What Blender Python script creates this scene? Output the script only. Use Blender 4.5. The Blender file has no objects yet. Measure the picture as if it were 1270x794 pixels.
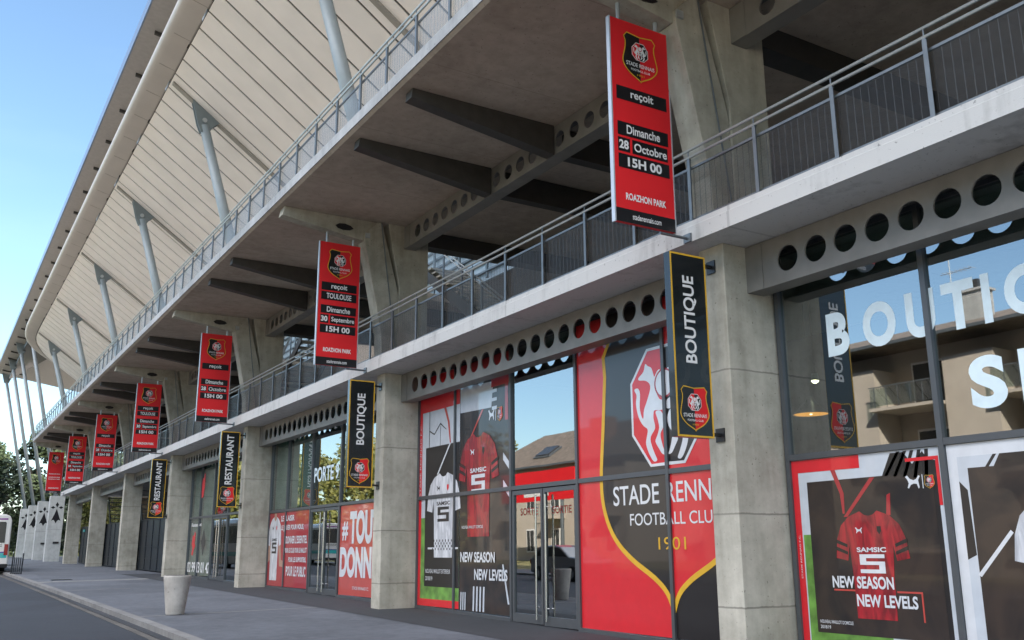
import bpy, bmesh, math, random
from mathutils import Vector, Matrix
random.seed(7)
S = bpy.context.scene
COL = S.collection

# ------------------------------------------------------------------ camera, sky, sun, exposure
cd = bpy.data.cameras.new('camera'); cam = bpy.data.objects.new('camera', cd); COL.objects.link(cam)
cam.matrix_world = Matrix(((0.85403125, -0.11860686, -0.50652051, -8.936),
                           (-0.52019518, -0.20453451, -0.82919395, 0.0),
                           (-0.00525284, 0.97164708, -0.23637758, 1.285),
                           (0, 0, 0, 1)))
cd.sensor_width = 36; cd.lens = 1170 / 1270 * 36
cd.clip_start = .05; cd.clip_end = 3000
S.camera = cam

FILL_CLOUD = (.36, .56, 2.2)          # lower edge, full from (sine of elevation), brightness
SUN = Vector((0.55, -0.65, 0.62)).normalized()
W = bpy.data.worlds.new("World"); S.world = W; W.use_nodes = True
nt = W.node_tree; nt.nodes.clear()
sky = nt.nodes.new('ShaderNodeTexSky'); sky.sky_type = 'NISHITA'; sky.sun_disc = False
sky.sun_elevation = math.asin(SUN.z); sky.sun_rotation = math.atan2(SUN.x, SUN.y)
sky.air_density = 1.0; sky.dust_density = .7; sky.ozone_density = 1.0
bg = nt.nodes.new('ShaderNodeBackground'); bg.inputs[1].default_value = .12
# bright cloud added out of view as street-side fill light; clear blue elsewhere
tc = nt.nodes.new('ShaderNodeTexCoord'); sx = nt.nodes.new('ShaderNodeSeparateXYZ'); nt.links.new(tc.outputs['Generated'], sx.inputs[0])
def wmap(src, a, b):
    r = nt.nodes.new('ShaderNodeMapRange'); r.interpolation_type = 'SMOOTHSTEP'
    r.inputs[1].default_value = a; r.inputs[2].default_value = b; nt.links.new(src, r.inputs[0]); return r.outputs[0]
def wmul(a, b):
    x = nt.nodes.new('ShaderNodeMath'); x.operation = 'MULTIPLY'; nt.links.new(a, x.inputs[0]); nt.links.new(b, x.inputs[1]); return x.outputs[0]
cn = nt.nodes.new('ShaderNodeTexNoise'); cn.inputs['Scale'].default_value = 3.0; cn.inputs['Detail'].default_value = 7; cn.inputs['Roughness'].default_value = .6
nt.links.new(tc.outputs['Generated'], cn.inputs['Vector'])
cmask = wmul(wmul(wmap(sx.outputs[2], FILL_CLOUD[0], FILL_CLOUD[1]), wmap(sx.outputs[0], .10, -.30)), wmul(wmap(sx.outputs[1], .72, .35), wmap(cn.outputs[0], .30, .55)))
cb = nt.nodes.new('ShaderNodeBackground'); cb.inputs[0].default_value = (.98, .965, 1, 1); cb.inputs[1].default_value = FILL_CLOUD[2]
# thin high streaks near the horizon
mp = nt.nodes.new('ShaderNodeMapping'); mp.inputs['Scale'].default_value = (2.2, 1.2, 9); nt.links.new(tc.outputs['Generated'], mp.inputs['Vector'])
c2 = nt.nodes.new('ShaderNodeTexNoise'); c2.inputs['Scale'].default_value = 1.6; c2.inputs['Detail'].default_value = 6; nt.links.new(mp.outputs[0], c2.inputs['Vector'])
wm = nt.nodes.new('ShaderNodeMix'); wm.data_type = 'RGBA'; wm.inputs[7].default_value = (4.2, 4.6, 5.0, 1)
m3 = nt.nodes.new('ShaderNodeMath'); m3.operation = 'MULTIPLY'; m3.inputs[1].default_value = .06; nt.links.new(wmap(c2.outputs[0], .48, .72), m3.inputs[0])
nt.links.new(m3.outputs[0], wm.inputs[0]); nt.links.new(sky.outputs[0], wm.inputs[6])
wmx = nt.nodes.new('ShaderNodeMixShader'); wo = nt.nodes.new('ShaderNodeOutputWorld')
tn = nt.nodes.new('ShaderNodeVectorMath'); tn.operation = 'MULTIPLY'; tn.inputs[1].default_value = (.90, 1.005, 1.02)
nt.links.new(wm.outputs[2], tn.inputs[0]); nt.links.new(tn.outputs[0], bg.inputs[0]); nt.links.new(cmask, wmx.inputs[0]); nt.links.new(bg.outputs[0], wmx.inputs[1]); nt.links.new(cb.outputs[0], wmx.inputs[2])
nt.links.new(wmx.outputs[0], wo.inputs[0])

sd = bpy.data.lights.new('sun', 'SUN'); sd.energy = 5.0; sd.angle = math.radians(.5); sd.color = (1, .9, .76)
sun = bpy.data.objects.new('sun', sd); COL.objects.link(sun)
sun.rotation_euler = SUN.to_track_quat('Z', 'Y').to_euler(); sun.location = (40, -40, 60)
S.view_settings.view_transform = 'Standard'; S.view_settings.look = 'None'
S.view_settings.exposure = 1.35; S.view_settings.gamma = 1
S.view_settings.use_curve_mapping = False
S.cycles.max_bounces = 8; S.cycles.transparent_max_bounces = 16

# ------------------------------------------------------------------ materials
def newmat(name):
    m = bpy.data.materials.new(name); m.use_nodes = True
    n = m.node_tree.nodes; n.clear()
    b = n.new('ShaderNodeBsdfPrincipled'); o = n.new('ShaderNodeOutputMaterial')
    m.node_tree.links.new(b.outputs[0], o.inputs[0])
    return m, n, m.node_tree.links, b

def plain(name, col, rough=.6, metal=0., coat=0., var=.06, vscale=6., bump=0.):
    """one base colour with slight procedural unevenness"""
    m, n, l, b = newmat(name)
    b.inputs['Roughness'].default_value = rough; b.inputs['Metallic'].default_value = metal
    if coat:
        b.inputs['Coat Weight'].default_value = coat; b.inputs['Coat Roughness'].default_value = .03
    g = n.new('ShaderNodeNewGeometry'); t = n.new('ShaderNodeTexNoise')
    t.inputs['Scale'].default_value = vscale; t.inputs['Detail'].default_value = 5
    l.new(g.outputs['Position'], t.inputs['Vector'])
    r = n.new('ShaderNodeMapRange'); r.inputs[1].default_value = .3; r.inputs[2].default_value = .7
    r.inputs[3].default_value = 1 - var; r.inputs[4].default_value = 1 + var
    l.new(t.outputs[0], r.inputs[0])
    mx = n.new('ShaderNodeVectorMath'); mx.operation = 'SCALE'; mx.inputs[0].default_value = col[:3]
    l.new(r.outputs[0], mx.inputs[3]); l.new(mx.outputs[0], b.inputs['Base Color'])
    if bump:
        bp = n.new('ShaderNodeBump'); bp.inputs['Strength'].default_value = bump; bp.inputs['Distance'].default_value = .01
        l.new(t.outputs[0], bp.inputs['Height']); l.new(bp.outputs[0], b.inputs['Normal'])
    return m

def concrete(name, c1, c2, joints=(), streak=.5, jw=.012, ygrid=0):
    m, n, l, b = newmat(name)
    b.inputs['Roughness'].default_value = .85; b.inputs['Specular IOR Level'].default_value = .3
    g = n.new('ShaderNodeNewGeometry')
    def noise(scale, det, vec=None, rough=.55):
        t = n.new('ShaderNodeTexNoise'); t.inputs['Scale'].default_value = scale; t.inputs['Detail'].default_value = det
        t.inputs['Roughness'].default_value = rough
        l.new(vec or g.outputs['Position'], t.inputs['Vector']); return t
    big = noise(.55, 6); mid = noise(3.2, 8, rough=.65); fine = noise(60, 3)
    mp = n.new('ShaderNodeMapping'); mp.inputs['Scale'].default_value = (5, 5, .35)
    l.new(g.outputs['Position'], mp.inputs['Vector']); st = noise(1.3, 5, mp.outputs[0])
    def m2(op, a, bb):
        x = n.new('ShaderNodeMath'); x.operation = op
        for i, v in enumerate((a, bb)):
            if isinstance(v, (int, float)): x.inputs[i].default_value = v
            else: l.new(v, x.inputs[i])
        return x.outputs[0]
    s = m2('ADD', m2('MULTIPLY', big.outputs[0], .45), m2('MULTIPLY', mid.outputs[0], .35))
    s = m2('ADD', s, m2('MULTIPLY', st.outputs[0], .2 * streak * 2))
    ramp = n.new('ShaderNodeValToRGB'); e = ramp.color_ramp.elements
    e[0].position = .39; e[0].color = (*c1, 1); e[1].position = .61; e[1].color = (*c2, 1)
    l.new(s, ramp.inputs[0])
    col = ramp.outputs[0]
    # dark blotches and small bug holes
    pit = n.new('ShaderNodeMapRange'); pit.inputs[1].default_value = .66; pit.inputs[2].default_value = .75
    pit.inputs[3].default_value = 1; pit.inputs[4].default_value = .62
    l.new(noise(1.7, 9, rough=.7).outputs[0], pit.inputs[0])
    v = n.new('ShaderNodeVectorMath'); v.operation = 'SCALE'; l.new(col, v.inputs[0]); l.new(pit.outputs[0], v.inputs[3]); col = v.outputs[0]
    pit2 = n.new('ShaderNodeMapRange'); pit2.inputs[1].default_value = .69; pit2.inputs[2].default_value = .72
    pit2.inputs[3].default_value = 1; pit2.inputs[4].default_value = .55
    l.new(noise(22, 2).outputs[0], pit2.inputs[0])
    v = n.new('ShaderNodeVectorMath'); v.operation = 'SCALE'; l.new(col, v.inputs[0]); l.new(pit2.outputs[0], v.inputs[3]); col = v.outputs[0]
    sep = n.new('ShaderNodeSeparateXYZ'); l.new(g.outputs['Position'], sep.inputs[0])
    wob = m2('MULTIPLY', m2('SUBTRACT', mid.outputs[0], .5), .04)
    jm = None
    for z in joints:                                   # formwork joints at fixed heights
        d = m2('ABSOLUTE', m2('SUBTRACT', m2('ADD', sep.outputs[2], wob), z), 0)
        q = m2('LESS_THAN', d, jw); jm = q if jm is None else m2('MAXIMUM', jm, q)
    if ygrid:                                          # board joints every ygrid metres along the building
        d = m2('ABSOLUTE', m2('SUBTRACT', m2('FRACT', m2('DIVIDE', sep.outputs[1], ygrid), 0), .5), 0)
        jm = m2('MULTIPLY', m2('LESS_THAN', d, .004), .5)
    if jm is not None:
        f = m2('SUBTRACT', 1, m2('MULTIPLY', jm, m2('MULTIPLY', big.outputs[0], .75)))
        v = n.new('ShaderNodeVectorMath'); v.operation = 'SCALE'; l.new(col, v.inputs[0]); l.new(f, v.inputs[3]); col = v.outputs[0]
    l.new(col, b.inputs['Base Color'])
    bp = n.new('ShaderNodeBump'); bp.inputs['Strength'].default_value = .25; bp.inputs['Distance'].default_value = .01
    l.new(m2('ADD', fine.outputs[0], mid.outputs[0]), bp.inputs['Height']); l.new(bp.outputs[0], b.inputs['Normal'])
    return m

def glassmat(name, tint, base=.22):
    m, n, l, b = newmat(name); n.remove(b); o = [x for x in n if x.type == 'OUTPUT_MATERIAL'][0]
    tr = n.new('ShaderNodeBsdfTransparent'); tr.inputs[0].default_value = (*tint, 1)
    gl = n.new('ShaderNodeBsdfGlossy'); gl.inputs['Roughness'].default_value = .012; gl.inputs[0].default_value = (.95, .98, 1, 1)
    fr = n.new('ShaderNodeFresnel'); fr.inputs[0].default_value = 1.6
    ma = n.new('ShaderNodeMath'); ma.operation = 'MULTIPLY_ADD'; ma.inputs[1].default_value = 1 - base; ma.inputs[2].default_value = base
    ma.use_clamp = True
    l.new(fr.outputs[0], ma.inputs[0])
    t = n.new('ShaderNodeTexNoise'); t.inputs['Scale'].default_value = .7; g = n.new('ShaderNodeNewGeometry')
    l.new(g.outputs['Position'], t.inputs['Vector'])
    bp = n.new('ShaderNodeBump'); bp.inputs['Strength'].default_value = .04; bp.inputs['Distance'].default_value = .02
    l.new(t.outputs[0], bp.inputs['Height']); l.new(bp.outputs[0], gl.inputs['Normal'])
    nb = n.new('ShaderNodeMath'); nb.operation = 'SUBTRACT'; nb.inputs[0].default_value = 1; l.new(g.outputs['Backfacing'], nb.inputs[1])
    mf = n.new('ShaderNodeMath'); mf.operation = 'MULTIPLY'; l.new(ma.outputs[0], mf.inputs[0]); l.new(nb.outputs[0], mf.inputs[1])
    mx = n.new('ShaderNodeMixShader'); l.new(mf.outputs[0], mx.inputs[0]); l.new(tr.outputs[0], mx.inputs[1]); l.new(gl.outputs[0], mx.inputs[2])
    l.new(mx.outputs[0], o.inputs[0]); return m

def meshmat(name, col, cover):
    """expanded metal: diamond wires with real gaps between them"""
    m, n, l, b = newmat(name); o = [x for x in n if x.type == 'OUTPUT_MATERIAL'][0]
    b.inputs['Base Color'].default_value = (*col, 1); b.inputs['Metallic'].default_value = .4; b.inputs['Roughness'].default_value = .5
    g = n.new('ShaderNodeNewGeometry'); sep = n.new('ShaderNodeSeparateXYZ'); l.new(g.outputs['Position'], sep.inputs[0])
    def m2(op, a, bb):
        x = n.new('ShaderNodeMath'); x.operation = op
        for i, v in enumerate((a, bb)):
            if isinstance(v, (int, float)): x.inputs[i].default_value = v
            else: l.new(v, x.inputs[i])
        return x.outputs[0]
    w = None
    for sg in (1.7, -1.7):
        u = m2('ADD', sep.outputs[1], m2('MULTIPLY', sep.outputs[2], sg))
        f = m2('LESS_THAN', m2('FRACT', m2('DIVIDE', u, .034), 0), cover)
        w = f if w is None else m2('MAXIMUM', w, f)
    f = m2('LESS_THAN', m2('FRACT', m2('DIVIDE', sep.outputs[1], .105), 0), .05); w = m2('MAXIMUM', w, f)
    tr = n.new('ShaderNodeBsdfTransparent'); mx = n.new('ShaderNodeMixShader')
    l.new(w, mx.inputs[0]); l.new(tr.outputs[0], mx.inputs[1]); l.new(b.outputs[0], mx.inputs[2]); l.new(mx.outputs[0], o.inputs[0])
    return m

def printed(name, c1, c2, scale=(1, 5, 1.2), coat=.6):
    """photographic print: soft folds and patches that belong to the picture on the film"""
    m, n, l, b = newmat(name); b.inputs['Roughness'].default_value = .4
    b.inputs['Coat Weight'].default_value = coat; b.inputs['Coat Roughness'].default_value = .03
    g = n.new('ShaderNodeNewGeometry'); mp = n.new('ShaderNodeMapping'); mp.inputs['Scale'].default_value = scale
    l.new(g.outputs['Position'], mp.inputs['Vector']); t = n.new('ShaderNodeTexNoise'); t.inputs['Scale'].default_value = 1.6
    t.inputs['Detail'].default_value = 4; t.inputs['Distortion'].default_value = 1.2; l.new(mp.outputs[0], t.inputs['Vector'])
    r = n.new('ShaderNodeValToRGB'); e = r.color_ramp.elements; e[0].position = .36; e[0].color = (*c1, 1); e[1].position = .64; e[1].color = (*c2, 1)
    l.new(t.outputs[0], r.inputs[0]); l.new(r.outputs[0], b.inputs['Base Color']); return m

def emit(name, col, st):
    m, n, l, b = newmat(name)
    b.inputs['Emission Color'].default_value = (*col, 1); b.inputs['Emission Strength'].default_value = st
    b.inputs['Base Color'].default_value = (*col, 1); return m

def asphalt(name, c, amp=.25):
    m, n, l, b = newmat(name); b.inputs['Roughness'].default_value = .8
    g = n.new('ShaderNodeNewGeometry')
    def noise(s, d):
        t = n.new('ShaderNodeTexNoise'); t.inputs['Scale'].default_value = s; t.inputs['Detail'].default_value = d
        l.new(g.outputs['Position'], t.inputs['Vector']); return t.outputs[0]
    a = noise(.45, 8); f = noise(90, 2); md = noise(5, 6)
    ad = n.new('ShaderNodeMath'); ad.operation = 'ADD'; l.new(a, ad.inputs[0]); l.new(md, ad.inputs[1])
    a2 = n.new('ShaderNodeMath'); a2.operation = 'ADD'; l.new(ad.outputs[0], a2.inputs[0]); l.new(f, a2.inputs[1])
    r = n.new('ShaderNodeMapRange'); r.inputs[1].default_value = 1.1; r.inputs[2].default_value = 1.9
    r.inputs[3].default_value = 1 - amp; r.inputs[4].default_value = 1 + amp; l.new(a2.outputs[0], r.inputs[0])
    v = n.new('ShaderNodeVectorMath'); v.operation = 'SCALE'; v.inputs[0].default_value = c; l.new(r.outputs[0], v.inputs[3])
    l.new(v.outputs[0], b.inputs['Base Color'])
    sp = n.new('ShaderNodeTexVoronoi'); sp.inputs['Scale'].default_value = 2.6; l.new(g.outputs['Position'], sp.inputs['Vector'])
    q = n.new('ShaderNodeMapRange'); q.inputs[1].default_value = .05; q.inputs[2].default_value = .075; q.inputs[3].default_value = .62; q.inputs[4].default_value = 1
    l.new(sp.outputs['Distance'], q.inputs[0])
    pt = n.new('ShaderNodeTexVoronoi'); pt.inputs['Scale'].default_value = .23; pt.feature = 'F1'; l.new(g.outputs['Position'], pt.inputs['Vector'])
    q2 = n.new('ShaderNodeMapRange'); q2.inputs[3].default_value = .86; q2.inputs[4].default_value = 1.12
    sc = n.new('ShaderNodeSeparateColor'); l.new(pt.outputs['Color'], sc.inputs[0]); l.new(sc.outputs[0], q2.inputs[0])
    mm = n.new('ShaderNodeMath'); mm.operation = 'MULTIPLY'; l.new(q.outputs[0], mm.inputs[0]); l.new(q2.outputs[0], mm.inputs[1])
    v2 = n.new('ShaderNodeVectorMath'); v2.operation = 'SCALE'; l.new(v.outputs[0], v2.inputs[0]); l.new(mm.outputs[0], v2.inputs[3]); l.new(v2.outputs[0], b.inputs['Base Color'])
    bp = n.new('ShaderNodeBump'); bp.inputs['Strength'].default_value = .4; bp.inputs['Distance'].default_value = .006
    l.new(f, bp.inputs['Height']); l.new(bp.outputs[0], b.inputs['Normal']); return m

def leafmat(name, c1, c2):
    m, n, l, b = newmat(name); b.inputs['Roughness'].default_value = .6
    oi = n.new('ShaderNodeNewGeometry'); rp = n.new('ShaderNodeMix'); rp.data_type = 'RGBA'
    l.new(oi.outputs['Random Per Island'], rp.inputs[0]); rp.inputs[6].default_value = (*c1, 1); rp.inputs[7].default_value = (*c2, 1)
    l.new(rp.outputs[2], b.inputs['Base Color']); return m

M = {}
M['conc'] = concrete('concrete_pillar', (.30, .285, .235), (.55, .525, .45), joints=(.55, 1.72, 3.62))
M['conc_up'] = concrete('concrete_column', (.28, .262, .21), (.49, .465, .39), joints=())
M['slab'] = concrete('concrete_fascia', (.37, .37, .36), (.60, .60, .59), ygrid=5.68, streak=1.1)
M['slab2'] = concrete('concrete_gallery', (.37, .305, .245), (.53, .45, .37), ygrid=2.84)
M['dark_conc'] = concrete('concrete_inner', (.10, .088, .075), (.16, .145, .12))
M['pier'] = concrete('concrete_pier', (.33, .34, .335), (.50, .51, .505), joints=(3.1,))
M['planter'] = concrete('concrete_planter', (.30, .285, .265), (.58, .56, .52))
M['kerb'] = concrete('kerb_stone', (.15, .15, .15), (.24, .24, .235))
M['matte'] = plain('matte_black_paint', (.006, .006, .008), .95)
M['edge_conc'] = concrete('concrete_gallery_edge', (.26, .27, .28), (.44, .45, .46), ygrid=5.68)
M['gutter'] = concrete('gutter_stone', (.075, .072, .068), (.135, .128, .118))
M['joint'] = concrete('joint_stone', (.19, .19, .19), (.27, .27, .26))
M['beam'] = plain('painted_steel_beam', (.22, .212, .195), .5, .2, var=.12, vscale=3)
M['beam_mid'] = plain('dark_bracket_steel', (.055, .052, .047), .55, .1, var=.15)
M['beam_dark'] = plain('dark_steel', (.055, .052, .048), .55, .2, var=.1)
M['galv'] = plain('galvanised_steel', (.17, .19, .205), .45, .55, var=.12)
M['galv_l'] = plain('pale_handrail_steel', (.42, .45, .46), .4, .5)
M['strut'] = plain('grey_painted_tube', (.27, .31, .33), .45, .1, var=.04)
M['gusset'] = plain('grey_gusset_plate', (.17, .20, .21), .5, .1)
M['soffit'] = plain('canopy_panel', (.90, .845, .81), .5, var=.05, vscale=.8)
M['gap'] = plain('dark_backing', (.10, .093, .087), .8)
M['rail'] = plain('soffit_rail', (.30, .28, .25), .5)
M['cornice'] = plain('cornice_panel', (.54, .505, .475), .5, var=.04, vscale=1)
M['roofsoffit'] = plain('roof_underside', (.43, .415, .405), .6, var=.07)
M['roofedge'] = plain('roof_edge_metal', (.24, .30, .40), .35, .5, var=.03)
M['frame'] = plain('window_frame_grey', (.105, .115, .125), .4, .4, var=.05)
M['glass'] = glassmat('shop_glass', (.66, .76, .72), .30)
M['glass_clear'] = glassmat('door_glass', (.68, .76, .73), .30)
M['inox'] = plain('brushed_steel', (.60, .60, .60), .25, 1.0)
M['mesh_d'] = meshmat('dark_railing_mesh', (.085, .087, .09), .11)
M['mesh_u'] = meshmat('pale_railing_mesh', (.30, .34, .38), .12)
M['louvre'] = plain('pale_blue_panel', (.46, .54, .60), .4)
M['red'] = plain('red_panel', (.74, .012, .018), .6, var=.05, vscale=1.5)
M['red_v'] = plain('red_window_film', (.66, .014, .024), .45, coat=.55, var=.04)
M['red_d'] = plain('dark_red_film', (.36, .012, .022), .45, coat=.8)
M['red_f'] = plain('washed_red_film', (.50, .06, .045), .45, coat=.9)
M['black'] = plain('black_panel', (.010, .010, .012), .4, coat=.2)
M['black_s'] = plain('black_sign', (.010, .013, .015), .25, coat=.4)
M['black_v'] = plain('black_window_film', (.012, .010, .011), .4, coat=.5)
M['white'] = plain('white_print', (.78, .78, .78), .5)
M['red_cloth'] = printed('printed_red_cloth', (.16, .008, .014), (.42, .016, .026))
M['white_cloth'] = printed('printed_white_cloth', (.42, .44, .48), (.74, .76, .80))
M['night'] = printed('printed_night_stand', (.008, .007, .009), (.040, .026, .020), (1, .9, .7), .55)
M['white_v'] = plain('white_window_film', (.66, .69, .73), .4, coat=.8)
M['white_t'] = plain('frosted_letter_film', (.72, .86, .92), .5)
M['yellow'] = plain('yellow_print', (.72, .42, .03), .45)
M['grass_v'] = plain('printed_grass', (.13, .30, .05), .4, coat=.8, var=.45, vscale=4)
M['sky_v'] = plain('pale_grey_print', (.55, .60, .66), .4, coat=.8)
M['skin_v'] = plain('printed_skin', (.42, .24, .17), .4, coat=.8)
M['edge'] = plain('pale_panel_edge', (.55, .58, .62), .4, .4)
M['road'] = asphalt('road_asphalt', (.027, .032, .042), .2)
M['pave'] = asphalt('pavement_asphalt', (.096, .106, .124), .34)
M['apron'] = asphalt('apron_asphalt', (.035, .038, .044), .2)
M['soil'] = plain('dry_ground', (.42, .37, .325), .95, var=.3, vscale=.4)
M['lawn'] = plain('sunny_grass', (.20, .185, .08), .95, var=.4, vscale=3)
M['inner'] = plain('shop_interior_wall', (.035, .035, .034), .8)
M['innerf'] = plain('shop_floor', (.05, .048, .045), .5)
M['stock'] = plain('hanging_stock', (.16, .03, .03), .8, var=.4)
M['gate'] = plain('gate_steel', (.024, .030, .037), .45, .4, var=.1)
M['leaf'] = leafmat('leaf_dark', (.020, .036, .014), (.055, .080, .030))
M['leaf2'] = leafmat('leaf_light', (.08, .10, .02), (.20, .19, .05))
M['bark'] = plain('bark', (.09, .07, .05), .9, var=.3)
M['render'] = plain('house_render', (.47, .42, .36), .85, var=.06, vscale=1)
M['tile'] = plain('roof_slate', (.16, .13, .105), .8, var=.3, vscale=3)
M['brick'] = plain('chimney_brick', (.40, .24, .16), .85, var=.2)
M['shutter'] = plain('dark_window', (.05, .05, .05), .2)
M['bus_w'] = plain('bus_white', (.72, .71, .68), .3, coat=.5, var=.02)
M['bus_teal'] = plain('bus_teal', (.02, .42, .42), .3, coat=.5)
M['bus_blue'] = plain('bus_blue', (.02, .05, .30), .3, coat=.5)
M['bus_purple'] = plain('bus_purple', (.25, .06, .28), .3, coat=.5)
M['tail'] = plain('tail_lamp', (.28, .01, .012), .2, coat=.5)
M['rubber'] = plain('rubber', (.015, .015, .016), .7)
M['car_p'] = plain('car_paint_grey', (.30, .31, .32), .3, .5, coat=.8, var=.02)
M['bulb'] = emit('lamp_bulb', (1, .85, .6), 6)
M['shade_in'] = emit('lamp_shade_glow', (1, .36, .05), .9)

# ------------------------------------------------------------------ mesh helpers
ROOT = {}
def origin_of(p): return ROOT.get(p.name, Vector((0, 0, 0))) if p else Vector((0, 0, 0))

class MB:
    def __init__(s): s.v = []; s.f = []
    def add(s, vs, fs):
        o = len(s.v); s.v += [tuple(v) for v in vs]; s.f += [tuple(i + o for i in f) for f in fs]; return s
    def box(s, a, b):
        x0, y0, z0 = a; x1, y1, z1 = b
        return s.add([(x0,y0,z0),(x1,y0,z0),(x1,y1,z0),(x0,y1,z0),(x0,y0,z1),(x1,y0,z1),(x1,y1,z1),(x0,y1,z1)],
                     [(0,3,2,1),(4,5,6,7),(0,1,5,4),(1,2,6,5),(2,3,7,6),(3,0,4,7)])
    def prism(s, pts, ax, a, b):
        """polygon in the plane across axis ax (0: (y,z), 1: (x,z), 2: (x,y)) drawn out from a to b"""
        def P(p, t):
            return (t, p[0], p[1]) if ax == 0 else ((p[0], t, p[1]) if ax == 1 else (p[0], p[1], t))
        n = len(pts)
        return s.add([P(p, a) for p in pts] + [P(p, b) for p in pts],
                     [tuple(range(n))[::-1], tuple(range(n, 2*n))] + [(i, (i+1) % n, n+(i+1) % n, n+i) for i in range(n)])
    def tube(s, p, q, r, r2=None, n=12):
        p = Vector(p); q = Vector(q); d = (q-p).normalized(); r2 = r if r2 is None else r2
        u = d.orthogonal().normalized(); w = d.cross(u)
        vs = [p+(u*math.cos(2*math.pi*i/n)+w*math.sin(2*math.pi*i/n))*r for i in range(n)] + \
             [q+(u*math.cos(2*math.pi*i/n)+w*math.sin(2*math.pi*i/n))*r2 for i in range(n)]
        return s.add(vs, [tuple(range(n))[::-1], tuple(range(n, 2*n))] + [(i, (i+1) % n, n+(i+1) % n, n+i) for i in range(n)])
    def lathe(s, prof, c, n=28):
        vs = []; fs = []
        for (r, z) in prof:
            vs += [(c[0]+r*math.cos(2*math.pi*i/n), c[1]+r*math.sin(2*math.pi*i/n), c[2]+z) for i in range(n)]
        for k in range(len(prof)-1):
            fs += [(k*n+i, k*n+(i+1) % n, (k+1)*n+(i+1) % n, (k+1)*n+i) for i in range(n)]
        fs += [tuple(range(n))[::-1], tuple((len(prof)-1)*n+i for i in range(n))]
        return s.add(vs, fs)
    def build(s, name, mat, parent=None, smooth=False, bevel=0, fixn=True):
        me = bpy.data.meshes.new(name); o = origin_of(parent)
        me.from_pydata([tuple(Vector(v)-o) for v in s.v], [], s.f)
        bm = bmesh.new(); bm.from_mesh(me)
        big = [f for f in bm.faces if len(f.verts) > 4]
        if big: bmesh.ops.triangulate(bm, faces=big)
        if fixn: bmesh.ops.recalc_face_normals(bm, faces=bm.faces)
        bm.to_mesh(me); bm.free()
        me.materials.append(mat)
        if smooth:
            for p in me.polygons: p.use_smooth = True
        ob = bpy.data.objects.new(name, me); COL.objects.link(ob)
        if parent:
            ob.parent = parent; ROOT[ob.name] = o
        if bevel:
            md = ob.modifiers.new('bevel', 'BEVEL'); md.width = bevel; md.segments = 2; md.limit_method = 'ANGLE'
        return ob

def thing(name, label, cat, loc=(0, 0, 0), group=None):
    o = bpy.data.objects.new(name, None); COL.objects.link(o); o.location = loc; o.empty_display_size = .2
    ROOT[o.name] = Vector(loc); o['label'] = label; o['category'] = cat
    if group: o['group'] = group
    return o
def tag(o, label, cat, group=None):
    o['label'] = label; o['category'] = cat
    if group: o['group'] = group
    return o
def structure(o, kind='structure'): o['kind'] = kind; return o
def copy_thing(root, loc, label):
    r = root.copy(); COL.objects.link(r); r.location = loc; r['label'] = label; ROOT[r.name] = Vector(loc)
    def rec(a, b):
        for ch in list(a.children):
            c = ch.copy(); COL.objects.link(c); c.parent = b; rec(ch, c)
    rec(root, r); return r

class Frame:
    """a flat face: origin, right, up; d is the distance in front of it"""
    def __init__(s, o, u, v): s.o = Vector(o); s.u = Vector(u); s.v = Vector(v); s.n = s.u.cross(s.v)
    def p(s, a, b, d=0): return s.o + s.u*a + s.v*b + s.n*d
def decal(fr, pts, d, mat, name, parent, th=.002):
    """a thin solid piece of film or plate"""
    n = len(pts); mb = MB()
    mb.add([fr.p(a, b, d) for a, b in pts] + [fr.p(a, b, d-th) for a, b in pts],
           [tuple(range(n)), tuple(range(n, 2*n))[::-1]] + [(i, n+i, n+(i+1) % n, (i+1) % n) for i in range(n)])
    return mb.build(name, mat, parent)
def decals(fr, polys, d, mat, name, parent, th=.002):
    if name in ('sleeve_band', 'red_border', 'bracket_line', 'stand_silhouette', 'red_streaks', 'tail_light', 'stoat_figure', 'printed_arm'):
        for pts in polys: o = decal(fr, pts, d, mat, name, parent, th)   # separate printed pieces
        return o
    mb = MB()
    for pts in polys:
        n = len(pts)
        mb.add([fr.p(a, b, d) for a, b in pts] + [fr.p(a, b, d-th) for a, b in pts],
               [tuple(range(n)), tuple(range(n, 2*n))[::-1]] + [(i, n+i, n+(i+1) % n, (i+1) % n) for i in range(n)])
    return mb.build(name, mat, parent)
def rect(x0, y0, x1, y1): return [(x0, y0), (x1, y0), (x1, y1), (x0, y1)]
def smooth_poly(pts, k=4, closed=True):
    out = []; n = len(pts)
    for i in range(n if closed else n-1):
        g = lambda j: Vector(pts[j % n]) if closed else Vector(pts[max(0, min(n-1, j))])
        p0, p1, p2, p3 = g(i-1), g(i), g(i+1), g(i+2)
        for t in range(k):
            t /= k
            out.append(tuple(.5*((2*p1)+(-p0+p2)*t+(2*p0-5*p1+4*p2-p3)*t*t+(-p0+3*p1-3*p2+p3)*t**3)))
    if not closed: out.append(tuple(pts[-1]))
    return out
def band(pts, w, closed=True):
    """outline strip of width w inside a polygon: list of quads"""
    n = len(pts); area = sum(pts[i][0]*pts[(i+1) % n][1]-pts[(i+1) % n][0]*pts[i][1] for i in range(n)); sg = 1 if area > 0 else -1
    nor = []
    for i in range(n):
        a = Vector(pts[i-1] if (closed or i) else pts[0]); b = Vector(pts[(i+1) % n] if (closed or i < n-1) else pts[-1])
        d = (b-a); d = d.normalized() if d.length else Vector((1, 0)); nor.append(Vector((-d.y, d.x))*sg)
    inn = [tuple(Vector(p)+nn*w) for p, nn in zip(pts, nor)]
    return [[pts[i], pts[(i+1) % n], inn[(i+1) % n], inn[i]] for i in range(n if closed else n-1)], inn

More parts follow.
